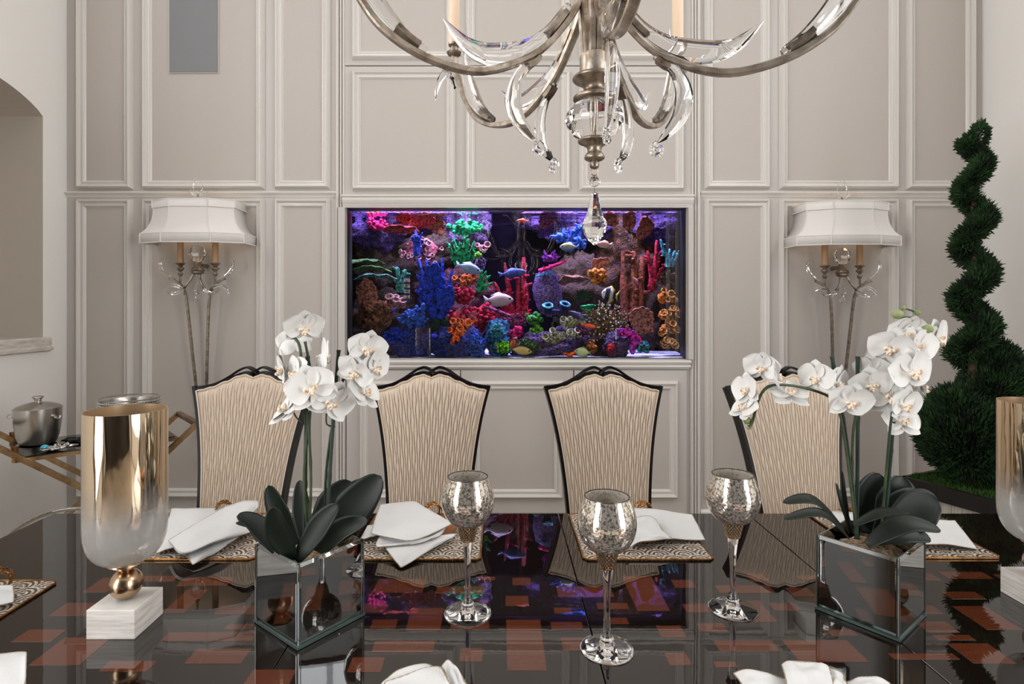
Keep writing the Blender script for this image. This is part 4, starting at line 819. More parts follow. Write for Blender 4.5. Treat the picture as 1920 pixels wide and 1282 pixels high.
napkin('white napkin at the left end of the table', [
    [[(-90, 1092, .03), (-30, 1096, .034), (24, 1097, .026)], [(-90, 1120, .03), (-30, 1118, .03), (26, 1116, .022)], [(-90, 1150, .02), (-30, 1140, .02), (25, 1129, .014)]]], (-30, 1115))
napkin('white napkin corner at the near left edge of the table', [
    [[(-70, 1230, .085), (-10, 1226, .088), (42, 1222, .088), (49, 1226, .086)], [(-75, 1290, .08), (-10, 1290, .08), (40, 1285, .08), (47, 1280, .08)], [(-80, 1360, .05), (-10, 1360, .05), (36, 1360, .05), (44, 1350, .05)]]], (-20, 1300))
napkin('white fanned napkin at the near edge below the centre', [
    [[(730, 1268, .080), (752, 1254, .086), (800, 1244, .090), (812, 1251, .088)], [(712, 1290, .075), (750, 1285, .08), (800, 1275, .085), (835, 1270, .085)], [(700, 1360, .05), (760, 1360, .05), (820, 1360, .05), (860, 1350, .05)]],
    [[(722, 1278, .088), (775, 1260, .096), (818, 1249, .100), (828, 1253, .100)], [(715, 1320, .08), (775, 1310, .086), (830, 1300, .09), (850, 1300, .09)], [(710, 1380, .05), (775, 1380, .05), (840, 1380, .05), (870, 1380, .05)]],
    [[(828, 1250, .092), (838, 1238, .098), (850, 1246, .096), (862, 1262, .09)], [(838, 1270, .092), (850, 1268, .094), (862, 1275, .09), (874, 1282, .086)], [(850, 1330, .07), (865, 1330, .07), (880, 1330, .07), (900, 1330, .07)]]], (790, 1330))
napkin('white fanned napkin at the near right edge of the table', [
    [[(1376, 1262, .080), (1400, 1255, .088), (1440, 1262, .088), (1475, 1274, .080)], [(1395, 1290, .075), (1420, 1285, .08), (1450, 1288, .08), (1480, 1295, .075)], [(1420, 1360, .05), (1440, 1360, .05), (1470, 1360, .05), (1490, 1360, .05)]],
    [[(1466, 1246, .100), (1480, 1239, .106), (1510, 1241, .106), (1550, 1246, .104)], [(1474, 1275, .095), (1500, 1270, .10), (1530, 1270, .10), (1560, 1272, .098)], [(1485, 1350, .05), (1505, 1350, .05), (1535, 1350, .05), (1565, 1350, .05)]],
    [[(1548, 1247, .100), (1565, 1255, .098), (1580, 1264, .09), (1586, 1280, .085)], [(1552, 1290, .09), (1570, 1290, .09), (1585, 1295, .085), (1592, 1300, .08)], [(1555, 1350, .05), (1575, 1350, .05), (1590, 1350, .05), (1600, 1350, .05)]],
    [[(1588, 1278, .080), (1610, 1270, .085), (1640, 1269, .085), (1668, 1280, .08)], [(1590, 1300, .08), (1615, 1295, .082), (1645, 1295, .082), (1675, 1300, .078)], [(1595, 1360, .05), (1620, 1360, .05), (1650, 1360, .05), (1680, 1360, .05)]]], (1520, 1330))
# napkin rings: gold beaded leaves
def nring(px, py, z, label):
    p = on(px, py, z); t = thing('napkin_ring', label, 'napkin ring', p, .5, 'gold napkin rings'); rn = random.Random(int(px))
    MB().tube([(.024*math.cos(a), .006*math.sin(a)*0, .024*math.sin(a)) for a in [2*PI*i/20 for i in range(21)]], .003, 6, cap=False, up=(0, 1, 0)).build('ring_band', GOLD, t)
    b = MB()
    for i in range(60):
        a = rn.uniform(-.2, PI+.2); b.ball((.027*math.cos(a), rn.uniform(-.02, .02), .027*math.sin(a)), .0032, 6, 4)
    o = b.build('gold_beads', GOLD, t); o['kind'] = 'stuff'
nring(420, 955, .035, 'gold beaded napkin ring on the napkin behind the hurricane vase'); nring(812, 958, .040, 'gold beaded napkin ring beside the rear left goblet')
nring(1206, 955, .036, 'gold beaded napkin ring behind the front goblet'); nring(1590, 966, .036, 'gold beaded napkin ring beside the right orchid leaves'); nring(-2, 1088, .03, 'gold beaded napkin ring at the left end of the table')

# ================================================================ mercury glass goblets
def mercury(name, base, dark, clear):
    m = bpy.data.materials.new(name); m.use_nodes = True; nt = m.node_tree; b = nt.nodes['Principled BSDF']; L = nt.links
    tc = nt.nodes.new('ShaderNodeTexCoord'); nz = nt.nodes.new('ShaderNodeTexNoise'); nz.inputs['Scale'].default_value = 190; nz.inputs['Detail'].default_value = 6
    L.new(tc.outputs['Object'], nz.inputs['Vector']); rp = nt.nodes.new('ShaderNodeValToRGB'); L.new(nz.outputs['Fac'], rp.inputs[0])
    rp.color_ramp.elements[0].position = .42; rp.color_ramp.elements[0].color = dark; rp.color_ramp.elements[1].position = .50; rp.color_ramp.elements[1].color = base
    L.new(rp.outputs[0], b.inputs['Base Color']); b.inputs['Metallic'].default_value = .82; b.inputs['Roughness'].default_value = .06
    n2 = nt.nodes.new('ShaderNodeTexNoise'); n2.inputs['Scale'].default_value = 34; L.new(tc.outputs['Object'], n2.inputs['Vector'])
    bp = nt.nodes.new('ShaderNodeBump'); bp.inputs['Strength'].default_value = .12; bp.inputs['Distance'].default_value = .01; L.new(n2.outputs[0], bp.inputs['Height']); L.new(bp.outputs[0], b.inputs['Normal'])
    b.inputs['Coat Weight'].default_value = .6; return m
MERC = mercury('mercury_glass', S(238, 232, 222), S(150, 134, 116), 0)
LINING = mat('silvered_lining', S(222, 214, 202), .35, metal=.3, col2=S(172, 158, 140), vscale=110, c0=.5, c1=.7)
PAVE = mat('pave_beads', S(214, 190, 158), .2, metal=1)
def make_goblet():
    t = thing('goblet', '', 'goblet', group='mercury glass goblets')
    MB().lathe([(.055, 0), (.058, .0015), (.056, .004), (.035, .009), (.017, .014), (.0135, .02), (.015, .025), (.011, .031), (.0075, .045), (.0072, .10), (.0085, .14), (.012, .165), (.0145, .18), (.0, .181)], 36).build('stem_and_foot', GLASS, t)
    MB().lathe([(.0145, .179), (.0185, .19), (.0215, .203), (.0225, .214), (.018, .218)], 24).build('collar', mat('collar_core', S(70, 54, 42), .5), t)
    b = MB()
    for j in range(8):
        z = .181+j*.0046; r = lerp(.0155, .0232, j/7)
        for k in range(20): a = 2*PI*(k+.5*(j % 2))/20; b.ball((r*math.cos(a), r*math.sin(a), z), .0026, 6, 4)
    o = b.build('collar_beads', PAVE, t); o['kind'] = 'stuff'
    prof = [(.012, .214), (.03, .218), (.045, .228), (.056, .243), (.0625, .261), (.0645, .278), (.0625, .296), (.058, .312), (.052, .327), (.0495, .335)]
    MB().shell(curve(prof, 26), 40).build('bowl', MERC, t, ang=180)
    MB().shell([(r-.0025, z+.0005) for r, z in curve(prof[1:], 26)], 40).build('bowl_lining', LINING, t, ang=180)
    MB().tube([(.0483*math.cos(a), .0483*math.sin(a), .335) for a in [2*PI*i/40 for i in range(41)]], .0016, 6, cap=False).build('rim', GLASS, t)
    return t
g0 = make_goblet()
for k, (px, py, lb) in enumerate(((877, 1150, 'silvered mercury glass goblet in front of the second chair from left'), (1138, 1217, 'silvered mercury glass goblet standing nearest the camera'), (1374, 1142, 'silvered mercury glass goblet left of the right orchid box'))):
    g = g0 if k == 0 else dup(g0); p = on(px, py); g.location = (p.x, p.y, TZ+.0003); g.rotation_euler = (0, 0, k*2.1); g['label'] = lb

# ================================================================ hurricane vases
def gold_fade():
    m = bpy.data.materials.new('gold_fading_to_frost'); m.use_nodes = True; nt = m.node_tree; L = nt.links; nt.nodes.clear()
    out = nt.nodes.new('ShaderNodeOutputMaterial'); mx = nt.nodes.new('ShaderNodeMixShader'); g = nt.nodes.new('ShaderNodeBsdfPrincipled'); fr = nt.nodes.new('ShaderNodeBsdfPrincipled')
    g.inputs['Metallic'].default_value = 1; g.inputs['Roughness'].default_value = .05; g.inputs['Base Color'].default_value = S(218, 198, 170)
    tc = nt.nodes.new('ShaderNodeTexCoord'); nz = nt.nodes.new('ShaderNodeTexNoise'); nz.inputs['Scale'].default_value = 22; mp = nt.nodes.new('ShaderNodeMapping'); mp.inputs['Scale'].default_value = (1, 1, .25)
    L.new(tc.outputs['Object'], mp.inputs[0]); L.new(mp.outputs[0], nz.inputs[0]); bp = nt.nodes.new('ShaderNodeBump'); bp.inputs['Strength'].default_value = .10; bp.inputs['Distance'].default_value = .02; L.new(nz.outputs[0], bp.inputs['Height']); L.new(bp.outputs[0], g.inputs['Normal'])
    fr.inputs['Base Color'].default_value = S(190, 187, 182); fr.inputs['Roughness'].default_value = .12; fr.inputs['Transmission Weight'].default_value = .25; fr.inputs['Alpha'].default_value = .62
    sp = nt.nodes.new('ShaderNodeSeparateXYZ'); L.new(tc.outputs['Object'], sp.inputs[0]); n2 = nt.nodes.new('ShaderNodeTexNoise'); n2.inputs['Scale'].default_value = 30; L.new(mp.outputs[0], n2.inputs[0])
    a = nt.nodes.new('ShaderNodeMath'); a.operation = 'MULTIPLY_ADD'; a.inputs[1].default_value = .05; L.new(n2.outputs[0], a.inputs[0]); L.new(sp.outputs[2], a.inputs[2])
    r = nt.nodes.new('ShaderNodeMapRange'); r.inputs['From Min'].default_value = .275; r.inputs['From Max'].default_value = .37; L.new(a.outputs[0], r.inputs[0])
    L.new(r.outputs[0], mx.inputs[0]); L.new(fr.outputs[0], mx.inputs[1]); L.new(g.outputs[0], mx.inputs[2]); L.new(mx.outputs[0], out.inputs[0]); return m
def make_hurricane():
    t = thing('hurricane_vase', '', 'vase', group='gold hurricane vases')
    o = MB().box((0, 0, .0328), (.109, .109, .0656)).build('bone_block', STONEB, t, smooth=False); bv = o.modifiers.new('bevel', 'BEVEL'); bv.width = .0012; bv.segments = 2
    MB().ball((0, 0, .1005), .0352, 32, 20).build('bronze_ball', mat('satin_bronze', S(188, 160, 130), .24, metal=1), t)
    MB().lathe([(.012, .132), (.02, .136), (.03, .142), (.038, .149), (.036, .153), (.0, .153)], 32).build('cup_disc', mat('satin_bronze', S(188, 160, 130), .24, metal=1), t)
    prof = [(.001, .152), (.035, .153), (.058, .163), (.074, .182), (.083, .208), (.086, .24), (.086, .32), (.086, .42), (.086, .508)]
    pr = curve(prof, 40)
    MB().shell(pr, 56).build('glass_cylinder', gold_fade(), t, ang=60)
    MB().shell([(r-.003, z) for r, z in pr if z > .27]+[(.0856, .508)], 56).build('gold_lining', mat('gold_lining', S(196, 168, 134), .3, metal=.6), t, ang=60)
    return t
h0 = make_hurricane(); h0.location = (-.879, 1.337, TZ+.0003); h0['label'] = 'tall gold mirrored hurricane vase on a pale block at left'
h1 = dup(h0); h1.location = (1.372, 1.445, TZ+.0003); h1['label'] = 'gold hurricane vase cut off by the right edge of the photo'

# ================================================================ mirrored boxes and orchids
def mirror_box(cx_, cy_, s, h, rz, label):
    t = thing('mirrored_vase', label, 'vase', (cx_, cy_, TZ+.0003), rz, 'mirrored square vases')
    e = s/2
    MB().box((0, 0, .004), (s+.006, s+.006, .006)).build('base_plate', MEDGE, t, smooth=False)
    for k in range(4):
        a = k*PI/2; c_, s_ = math.cos(a), math.sin(a); b = MB(); y = -e; bv = .008
        vs = [(-e, y+.003, .008), (e, y+.003, .008), (e, y+.003, h), (-e, y+.003, h), (-e+bv, y, .008+bv), (e-bv, y, .008+bv), (e-bv, y, h-bv), (-e+bv, y, h-bv), (-e, y+.006, .008), (e, y+.006, .008), (e, y+.006, h), (-e, y+.006, h)]
        fs = [(4, 5, 6, 7), (0, 1, 5, 4), (1, 2, 6, 5), (2, 3, 7, 6), (3, 0, 4, 7), (11, 10, 9, 8), (3, 2, 10, 11), (1, 0, 8, 9), (0, 3, 11, 8), (2, 1, 9, 10)]
        b.add([(x*c_-q*s_, x*s_+q*c_, z) for x, q, z in vs], fs); pn = b.build('mirror_panel', MIRROR, t, smooth=False)
        MB().tube([(-e*c_+e*s_, -e*s_-e*c_, .008), (-e*c_+e*s_, -e*s_-e*c_, h)], .0014, 6).build('glass_edge', MEDGE, t)
    for k in range(4):
        a = k*PI/2; c_, s_ = math.cos(a), math.sin(a); MB().tube([(-e*c_+(e-.004)*s_, -e*s_-(e-.004)*c_, h), (e*c_+(e-.004)*s_, e*s_-(e-.004)*c_, h)], .0013, 6).build('top_edge', MEDGE, t)
    MB().blob((0, 0, h-.045), (e-.008, e-.008, .035), .10, 6, 3, 24, 10).build('bark_filling', BARK, t)['kind'] = 'stuff'
    return t
mirror_box(-.457, 1.368, .178, .186, math.radians(51.7), 'mirrored square vase holding the left orchid')
mirror_box(.908, 1.397, .176, .184, math.radians(38), 'mirrored square vase holding the right orchid')
def make_petal(w_, l_, cup, ruff=.0):
    def fn(u, v):
        s = (u-.5)*2; wd = w_*math.sin(PI*min(1, (.06+.94*v))**.85)**.75*(1 if v < 1 else .2)
        return (s*wd, -cup*(v**1.6)*l_+.20*wd*s*s*(-1)+ruff*math.sin(7*v+3*s)*wd, v*l_)
    return MB().grid(fn, 10, 12)
pb = {'broad': make_petal(.030, .047, .12, .05), 'sepal': make_petal(.0185, .047, .22, .03), 'top': make_petal(.021, .044, .2, .03)}
pm = {k: v.build('petal_proto', PETAL, None, None, True, 180) for k, v in pb.items()}
lipb = MB().ball((0, -.010, -.004), (.006, .010, .006), 10, 6).tube(curve([(0, -.006, -.006), (0, -.020, -.014), (0, -.026, -.010)], 8), [.005, .007, .008, .008, .007, .006, .005, .004, .002], 8)
lipb.tube(curve([(-.004, -.008, -.004), (-.013, -.016, -.002), (-.012, -.02, .006)], 6), [.003, .005, .006, .006, .005, .003, .002], 6).tube(curve([(.004, -.008, -.004), (.013, -.016, -.002), (.012, -.02, .006)], 6), [.003, .005, .006, .006, .005, .003, .002], 6)
lip0 = lipb.build('lip_proto', LIP, None, None, True, 60)
cen0 = MB().ball((0, .002, 0), (.006, .006, .006), 8, 6).tube([(0, 0, 0), (0, .012, -.002)], .0025, 6).build('flower_proto', PETAL, None)
LAY = [('top', 0, 0), ('sepal', 128, .004), ('sepal', -128, .004), ('broad', 72, -.003), ('broad', -72, -.003)]
def flower(plant, p, yaw, pitch, roll=0, s=1.0, wilt=0, skip=()):
    f = cen0.copy(); C.objects.link(f); f.name = 'flower'; f.parent = plant; f.location = p-plant.location; f.scale = (s*1.14,)*3
    f.rotation_euler = (Matrix.Rotation(math.radians(yaw), 3, 'Z') @ Matrix.Rotation(math.radians(pitch), 3, 'X') @ Matrix.Rotation(math.radians(roll), 3, 'Y')).to_euler()
    for i, (k, a, dy) in enumerate(LAY):
        if i in skip: continue
        q = pm[k].copy(); C.objects.link(q); q.name = 'petal'; q.parent = f; q.location = (0, dy, 0)
        q.rotation_euler = (Matrix.Rotation(math.radians(a), 3, 'Y') @ Matrix.Rotation(math.radians(random.uniform(-14, 6)+wilt), 3, 'X')).to_euler()
    l = lip0.copy(); C.objects.link(l); l.name = 'lip'; l.parent = f; l.scale = (.72,)*3
    return f
def leafm(plant, b0, t0, width, arch, nrm=(0, -1, .45), name='leaf'):
    A, B = b0-plant.location, t0-plant.location; M_ = (A+B)/2+Vector(arch); N_ = Vector(nrm).normalized(); n = 18
    P = curve([A, M_, B], n)
    def fn(u, v):
        i = min(n, round(v*n)); p = Vector(P[i]); t = (Vector(P[min(i+1, n)])-Vector(P[max(i-1, 0)])).normalized(); sd = t.cross(N_).normalized(); q = sd.cross(t)
        s = (u-.5)*2; wd = width*(max(0.0, math.sin(PI*min(1, .13+.87*v**.85)))**.55)*(.45+.55*min(1, v*2.2)); 
        if v > .999: wd *= .15
        return p+sd*(s*wd)+q*(.22*wd*s*s)
    return MB().grid(fn, 8, n).build(name, LEAF, plant, ang=180, solid=.0018)
def stemm(plant, pts, r, name, mt): return MB().tube(curve([p-plant.location for p in pts], 30), [r*(1+.25*(i % 10 == 0)) for i in range(31)], 8).build(name, mt, plant)
# left orchid
pl = thing('orchid_plant', 'white orchid with upright sprays in the left mirrored vase', 'orchid', (-.457, 1.368, TZ+.15), 0, 'potted white orchids'); d0 = 1.368
stemm(pl, [at(571, 1000, d0), at(573, 850, d0), at(577, 668, d0)], .0048, 'stake', STAKE)
stemm(pl, [at(612, 1000, d0), at(622, 830, d0), at(635, 656, d0)], .0045, 'stake', STAKE)
stemm(pl, [at(578, 1010, d0-.01), at(570, 900, d0-.01), at(577, 790, d0-.01), at(568, 720, d0-.01), at(562, 650, d0-.01), at(548, 630, d0)], .0036, 'flower_stem', STEM)
stemm(pl, [at(580, 1000, d0-.012), at(583, 900, d0-.012), at(580, 800, d0-.01), at(585, 720, d0), at(572, 640, d0)], .0033, 'flower_stem', STEM)
stemm(pl, [at(608, 1000, d0+.01), at(612, 880, d0+.01), at(625, 790, d0), at(640, 720, d0), at(660, 695, d0-.01), at(690, 680, d0-.01)], .0033, 'flower_stem', STEM)
for a, b, c_ in (((577, 800), (558, 785), (549, 770)), ((571, 745), (558, 728), (545, 718)), ((628, 800), (613, 795), (612, 775)), ((640, 770), (652, 765), (662, 745))):
    stemm(pl, [at(*a, d0), at(*b, d0), at(*c_, d0)], .002, 'flower_stalk', STEM)
for px, py, dd, yaw, pit, rol, s in ((570, 612, 0, 25, 30, 0, .95), (552, 640, .02, 190, 20, 10, .85), (604, 668, -.01, 120, 10, 20, .95), (532, 690, .02, -60, 10, 15, 1), (556, 700, -.02, -40, -15, -20, .9), (583, 727, -.05, 12, -4, -18, 1.12), (538, 768, -.02, -50, -40, -25, 1), (622, 752, -.03, 20, 12, 25, 1.05), (688, 652, -.02, 25, 18, 10, .95), (668, 695, -.04, -20, 25, 30, .95), (700, 690, 0, 60, 5, -15, .95), (680, 738, -.01, 70, -35, 10, 1.0)):
    flower(pl, at(px, py, d0+dd), yaw, pit, rol, s)
LB = lambda px, py, dd=0: at(px, py, d0+dd)
for b_, t_, w_, ar, nr in ((LB(557, 1020), LB(503, 910, -.02), .024, (-.012, 0, .01), (.3, -1, .3)), (LB(545, 1055, -.03), LB(444, 968, -.09), .026, (-.015, 0, .03), (.2, -.7, 1)), (LB(550, 1050, -.06), LB(514, 950, -.10), .030, (-.012, 0, .005), (0, -1, .25)),
    (LB(556, 1052, -.06), LB(634, 946, -.08), .028, (.005, 0, .016), (0, -1, .5)), (LB(570, 1010, .03), LB(562, 900, .06), .024, (0, 0, 0), (0, -1, .1)), (LB(605, 1020, 0), LB(714, 892, .02), .050, (.006, 0, .005), (-.2, -1, .1)),
    (LB(590, 1000, .03), LB(658, 902, .08), .040, (0, 0, .01), (-.2, -1, .2)), (LB(585, 1045, -.02), LB(690, 976, -.05), .028, (0, 0, .02), (.1, -1, .8)), (LB(575, 1045, -.02), LB(658, 965, 0), .012, (0, 0, .01), (0, -1, .5)), (LB(540, 1010, 0), LB(442, 980, -.02), .012, (0, 0, .008), (0, -.5, 1)), (LB(600, 1000, .04), LB(690, 900, .09), .034, (0, 0, .01), (-.2, -1, .2))):
    leafm(pl, b_, t_, w_, ar, nr)
# right orchid
d1 = 1.397; pr_ = thing('orchid_plant', 'white orchid with one arching spray in the right mirrored vase', 'orchid', (.908, 1.397, TZ+.15), 0, 'potted white orchids')
RB = lambda px, py, dd=0: at(px, py, d1+dd)
stemm(pr_, [RB(1608, 1010), RB(1590, 850), RB(1560, 668)], .0046, 'stake', STAKE); stemm(pr_, [RB(1606, 1010, .02), RB(1608, 850, .02), RB(1608, 668, .02)], .0046, 'stake', STAKE)
stemm(pr_, [RB(1657, 1000), RB(1668, 880), RB(1675, 790)], .0042, 'stake', STAKE)
stemm(pr_, [RB(1606, 1000, -.01), RB(1590, 870, -.01), RB(1578, 790, -.01), RB(1565, 752, -.01), RB(1530, 733, -.02), RB(1478, 722, -.02), RB(1440, 725, -.03), RB(1422, 750, -.03), RB(1411, 790, -.03), RB(1404, 800, -.03)], .0032, 'flower_stem', STEM)
stemm(pr_, [RB(1604, 1000, .01), RB(1598, 870, 0), RB(1605, 780, -.02), RB(1640, 735, -.02)], .0032, 'flower_stem', STEM)
stemm(pr_, [RB(1652, 1000, -.01), RB(1662, 880, -.01), RB(1672, 780, -.02), RB(1690, 700, 0), RB(1705, 650, .01), RB(1728, 610, .01), RB(1716, 597, .01), RB(1690, 595, .01)], .0030, 'flower_stem', STEM)
stemm(pr_, [RB(1716, 597, .01), RB(1718, 586, .01), RB(1696, 578, .01)], .0022, 'flower_stalk', STEM)
for px, py, r, e in ((1683, 589, .0115, 1.3), (1738, 617, .0135, 1.0), (1720, 586, .007, 1), (1693, 577, .006, 1), (1401, 788, .0095, 1), (1405, 801, .005, 1.3)):
    p = RB(px, py, -.02)-pr_.location; MB().ball(p, (r*e, r, r), 12, 8).build('bud', BUD, pr_)
for px, py, dd, yaw, pit, rol, s in ((1428, 688, -.02, -35, 10, 10, .85), (1452, 705, -.03, 60, -10, 10, .9), (1402, 730, -.02, -70, -5, -15, .85), (1396, 766, -.02, -80, -40, 0, .8), (1478, 738, -.02, 10, -55, 10, .95), (1532, 708, -.02, -60, 5, 0, .9), (1566, 718, -.01, 40, 5, 15, .95),
    (1592, 750, -.05, -5, 20, 8, 1.0), (1632, 718, -.02, -20, 25, -10, .95), (1634, 690, .02, -40, 20, 0, .8), (1692, 620, -.01, 5, 28, 5, 1.05), (1668, 650, -.01, -25, 20, 15, 1.05), (1712, 648, -.02, -5, -5, 10, 1.05), (1752, 634, .0, 30, 10, -25, 1.05), (1706, 696, -.04, 12, 4, -10, 1.15), (1668, 745, -.03, -10, -10, 10, 1.05), (1692, 757, -.04, 20, 10, 10, .95), (1690, 790, 0, 0, -30, 0, .9), (1725, 725, .04, 60, 0, 0, .9)):
    flower(pr_, RB(px, py, dd), yaw, pit, rol, s)
for b_, t_, w_, ar, nr in ((RB(1580, 990, -.02), RB(1468, 942, -.05), .018, (0, 0, .035), (.1, -.5, 1)), (RB(1592, 1010, -.04), RB(1470, 972, -.08), .016, (.01, 0, .035), (0, -.5, 1)), (RB(1592, 1000, .01), RB(1578, 882, .02), .012, (-.004, 0, 0), (.6, -1, 0)), (RB(1600, 1000, .02), RB(1567, 905, .04), .010, (-.004, 0, 0), (.6, -1, 0)),
    (RB(1625, 1000, .04), RB(1650, 888, .07), .052, (-.01, 0, .005), (0, -1, .2)), (RB(1650, 1000, .03), RB(1690, 892, .05), .055, (.01, 0, .005), (0, -1, .2)), (RB(1600, 985, -.05), RB(1706, 960, -.09), .017, (0, 0, .012), (0, -.35, 1)), (RB(1650, 1010, -.01), RB(1762, 945, -.02), .048, (.02, 0, .03), (.1, -1, .5)),
    (RB(1625, 1022, -.05), RB(1764, 994, -.08), .026, (0, 0, .03), (0, -.6, 1)), (RB(1640, 1010, 0), RB(1722, 922, .03), .034, (0, 0, .02), (0, -1, .4)), (RB(1630, 1015, -.03), RB(1745, 1010, -.04), .030, (0, 0, .016), (0, -.7, 1))):
    leafm(pr_, b_, t_, w_, ar, nr)
for o in list(pm.values())+[lip0, cen0]: bpy.data.objects.remove(o)
# ================================================================ bar cart in the left corner
CR = math.radians(42); u = Vector((math.cos(CR), math.sin(CR), 0)); v = Vector((-math.sin(CR), math.cos(CR), 0)); F0 = Vector((-2.25, 2.686, 0))
cart = thing('bar_cart', 'bronze bar cart with crossed legs and black glass tray', 'bar cart', F0+u*.3+v*.18, 0); BO = cart.location.copy()
W_, L_, ZT_ = .42, .64, .80
Q = lambda a, b, z: F0+u*a+v*b+Vector((0, 0, z))-BO
sq = [(-1, -1), (1, -1), (1, 1), (-1, 1)]
def bar(p, q, w_=.013, nm='leg'): return MB().tube([p, q], 1, sec=sq, rr=[(w_, w_)]*2, up=(0, 0, 1) if abs((q-p).normalized().z) < .9 else (1, 0, 0)).build(nm, BRONZE, cart, smooth=False)
for b in (0, W_):
    bar(Q(-.14, b, .90), Q(.86, b, .10)); bar(Q(.745, b, .855), Q(-.10, b, .10))
    bar(Q(-.03, b, ZT_-.012), Q(L_, b, ZT_-.012), .009, 'tray_rail')
for a in (-.03, L_): bar(Q(a, 0, ZT_-.012), Q(a, W_, ZT_-.012), .009, 'tray_rail')
bar(Q(-.14, 0, .90), Q(-.14, W_, .90), .013, 'handle'); bar(Q(.745, 0, .855), Q(.745, W_, .855), .013, 'handle')
bar(Q(.86, 0, .10), Q(.86, W_, .10), .0105, 'cross_bar'); bar(Q(-.10, 0, .10), Q(-.10, W_, .10), .0105, 'cross_bar')
for a in (-.03,):
    for b in (0, W_): bar(Q(a, b, ZT_-.02), Q(a, b, ZT_+.055), .009, 'tray_post')
MB().add([Q(-.025, .005, ZT_-.004), Q(L_-.005, .005, ZT_-.004), Q(L_-.005, W_-.005, ZT_-.004), Q(-.025, W_-.005, ZT_-.004), Q(-.025, .005, ZT_+.002), Q(L_-.005, .005, ZT_+.002), Q(L_-.005, W_-.005, ZT_+.002), Q(-.025, W_-.005, ZT_+.002)], [(3, 2, 1, 0), (4, 5, 6, 7), (0, 1, 5, 4), (1, 2, 6, 5), (2, 3, 7, 6), (3, 0, 4, 7)]).build('glass_tray', BLACKGLASS, cart, smooth=False)
wc = at(113, 1050, 2.62); wc.z = .292; wl_ = wc-BO
MB().tube([wl_+u*(.265*math.cos(a))+Vector((0, 0, .265*math.sin(a))) for a in [2*PI*i/48 for i in range(49)]], 1, sec=[(math.cos(q), math.sin(q)) for q in [2*PI*i/8 for i in range(8)]], rr=[(.025, .025)]*49, cap=False, up=tuple(v)).build('clear_wheel', ACRYL, cart)
MB().tube([wl_-v*.03, wl_+v*.03], .03, 16).build('wheel_hub', BRONZE, cart)
for k in range(3):
    a = k*PI/3; MB().tube([wl_+u*(.25*math.cos(a))+Vector((0, 0, .25*math.sin(a))), wl_-u*(.25*math.cos(a))-Vector((0, 0, .25*math.sin(a)))], .006, 8).build('wheel_spoke', ACRYL, cart)
# ice bucket
ip = at(71, 800, 2.95); ip.z = ZT_+.002; ib = thing('ice_bucket', 'brushed steel ice bucket with lid on the bar cart', 'ice bucket', ip)
MB().lathe([(.068, 0), (.078, .006), (.092, .05), (.100, .11), (.102, .16), (.102, .178), (.0, .178)], 40).build('bucket_body', STEEL, ib)
ld = MB().lathe([(.1035, .178), (.1035, .186), (.09, .196), (.06, .207), (.03, .214), (.018, .217), (.0, .217)], 40).build('lid', STEEL, ib)
MB().lathe([(.016, .214), (.014, .222), (.018, .232), (.026, .24), (.024, .244), (.018, .243), (.012, .238), (0, .237)], 24).build('knob', STEEL, ld)
for s in (-1, 1): MB().tube([(s*.098, -.02, .145), (s*.112, -.024, .145)], .010, 12).build('handle_mount', STEEL, ib); MB().ball((s*.124, -.027, .145), (.013, .011, .011), 12, 8).build('handle_knob', CRYSTAL, ib)
# jewelled bottle opener
jp = at(98, 846, 2.80); jp.z = ZT_+.003; jo = thing('bottle_opener', 'ornate silver bottle opener with turquoise stone on the cart', 'bottle opener', jp, .5)
MB().blob((0, 0, .012), (.045, .022, .011), .35, 3, 4, 24, 12).build('silver_body', STEEL, jo)
MB().ball((-.028, -.008, .022), (.018, .014, .012), 14, 10).build('turquoise_stone', mat('turquoise', S(30, 150, 180), .15, col2=S(90, 200, 215), vscale=60), jo)
b = MB(); rn = random.Random(2)
for i in range(16): b.ball((rn.uniform(-.03, .07), rn.uniform(-.02, .02), rn.uniform(.012, .03)), rn.uniform(.004, .008), 7, 5)
b.build('silver_scrolls', STEEL, jo); MB().tube(curve([(.03, 0, .012), (.07, .01, .014), (.10, .03, .012)], 8), [.009, .008, .007, .008, .009, .008, .006, .005, .003], 8).build('opener_arm', STEEL, jo)
bp_ = at(140, 822, 2.98); bp_.z = ZT_+.003; tg = thing('serving_tongs', 'dark ornate serving tongs behind the bottle opener', 'tongs', bp_, .3)
MB().blob((0, 0, .012), (.06, .018, .012), .4, 3, 8, 20, 10).build('tong_handle', mat('blackened_silver', S(40, 38, 38), .3, metal=.8), tg)
for s in (-1, 1): MB().tube(curve([(.03, s*.01, .01), (.08, s*.018, .012), (.12, s*.006, .01)], 8), .004, 6).build('tong_arm', mat('blackened_silver', S(40, 38, 38), .3, metal=.8), tg)
# crystal banded bowl behind the hurricane vase
cp = at(243, 752, 3.15); cp.z = ZT_+.002; cb = thing('crystal_bowl', 'round silver bowl with crystal band behind the hurricane vase', 'bowl', cp); cb.scale = (.9, .9, .95)
pr0 = [(.09, 0), (.10, .006), (.135, .06), (.15, .13), (.152, .185), (.158, .20)]
MB().shell(pr0+[(r-.005, z+.002) for r, z in reversed(pr0)]+[(.0, .01)], 48).build('bowl_body', STEEL, cb, ang=50)
b = MB()
for j in range(3):
    for k in range(64): a = 2*PI*(k+.5*(j % 2))/64; b.ball((.159*math.cos(a), .159*math.sin(a), .172+j*.013), .0075, 6, 4)
b.build('crystal_band', mat('cut_crystal', S(200, 198, 196), .05, metal=.8), cb)['kind'] = 'stuff'
for z in (.16, .215): MB().tube([(.160*math.cos(a), .160*math.sin(a), z) for a in [2*PI*i/48 for i in range(49)]], .004, 6, cap=False).build('rim_wire', STEEL, cb)

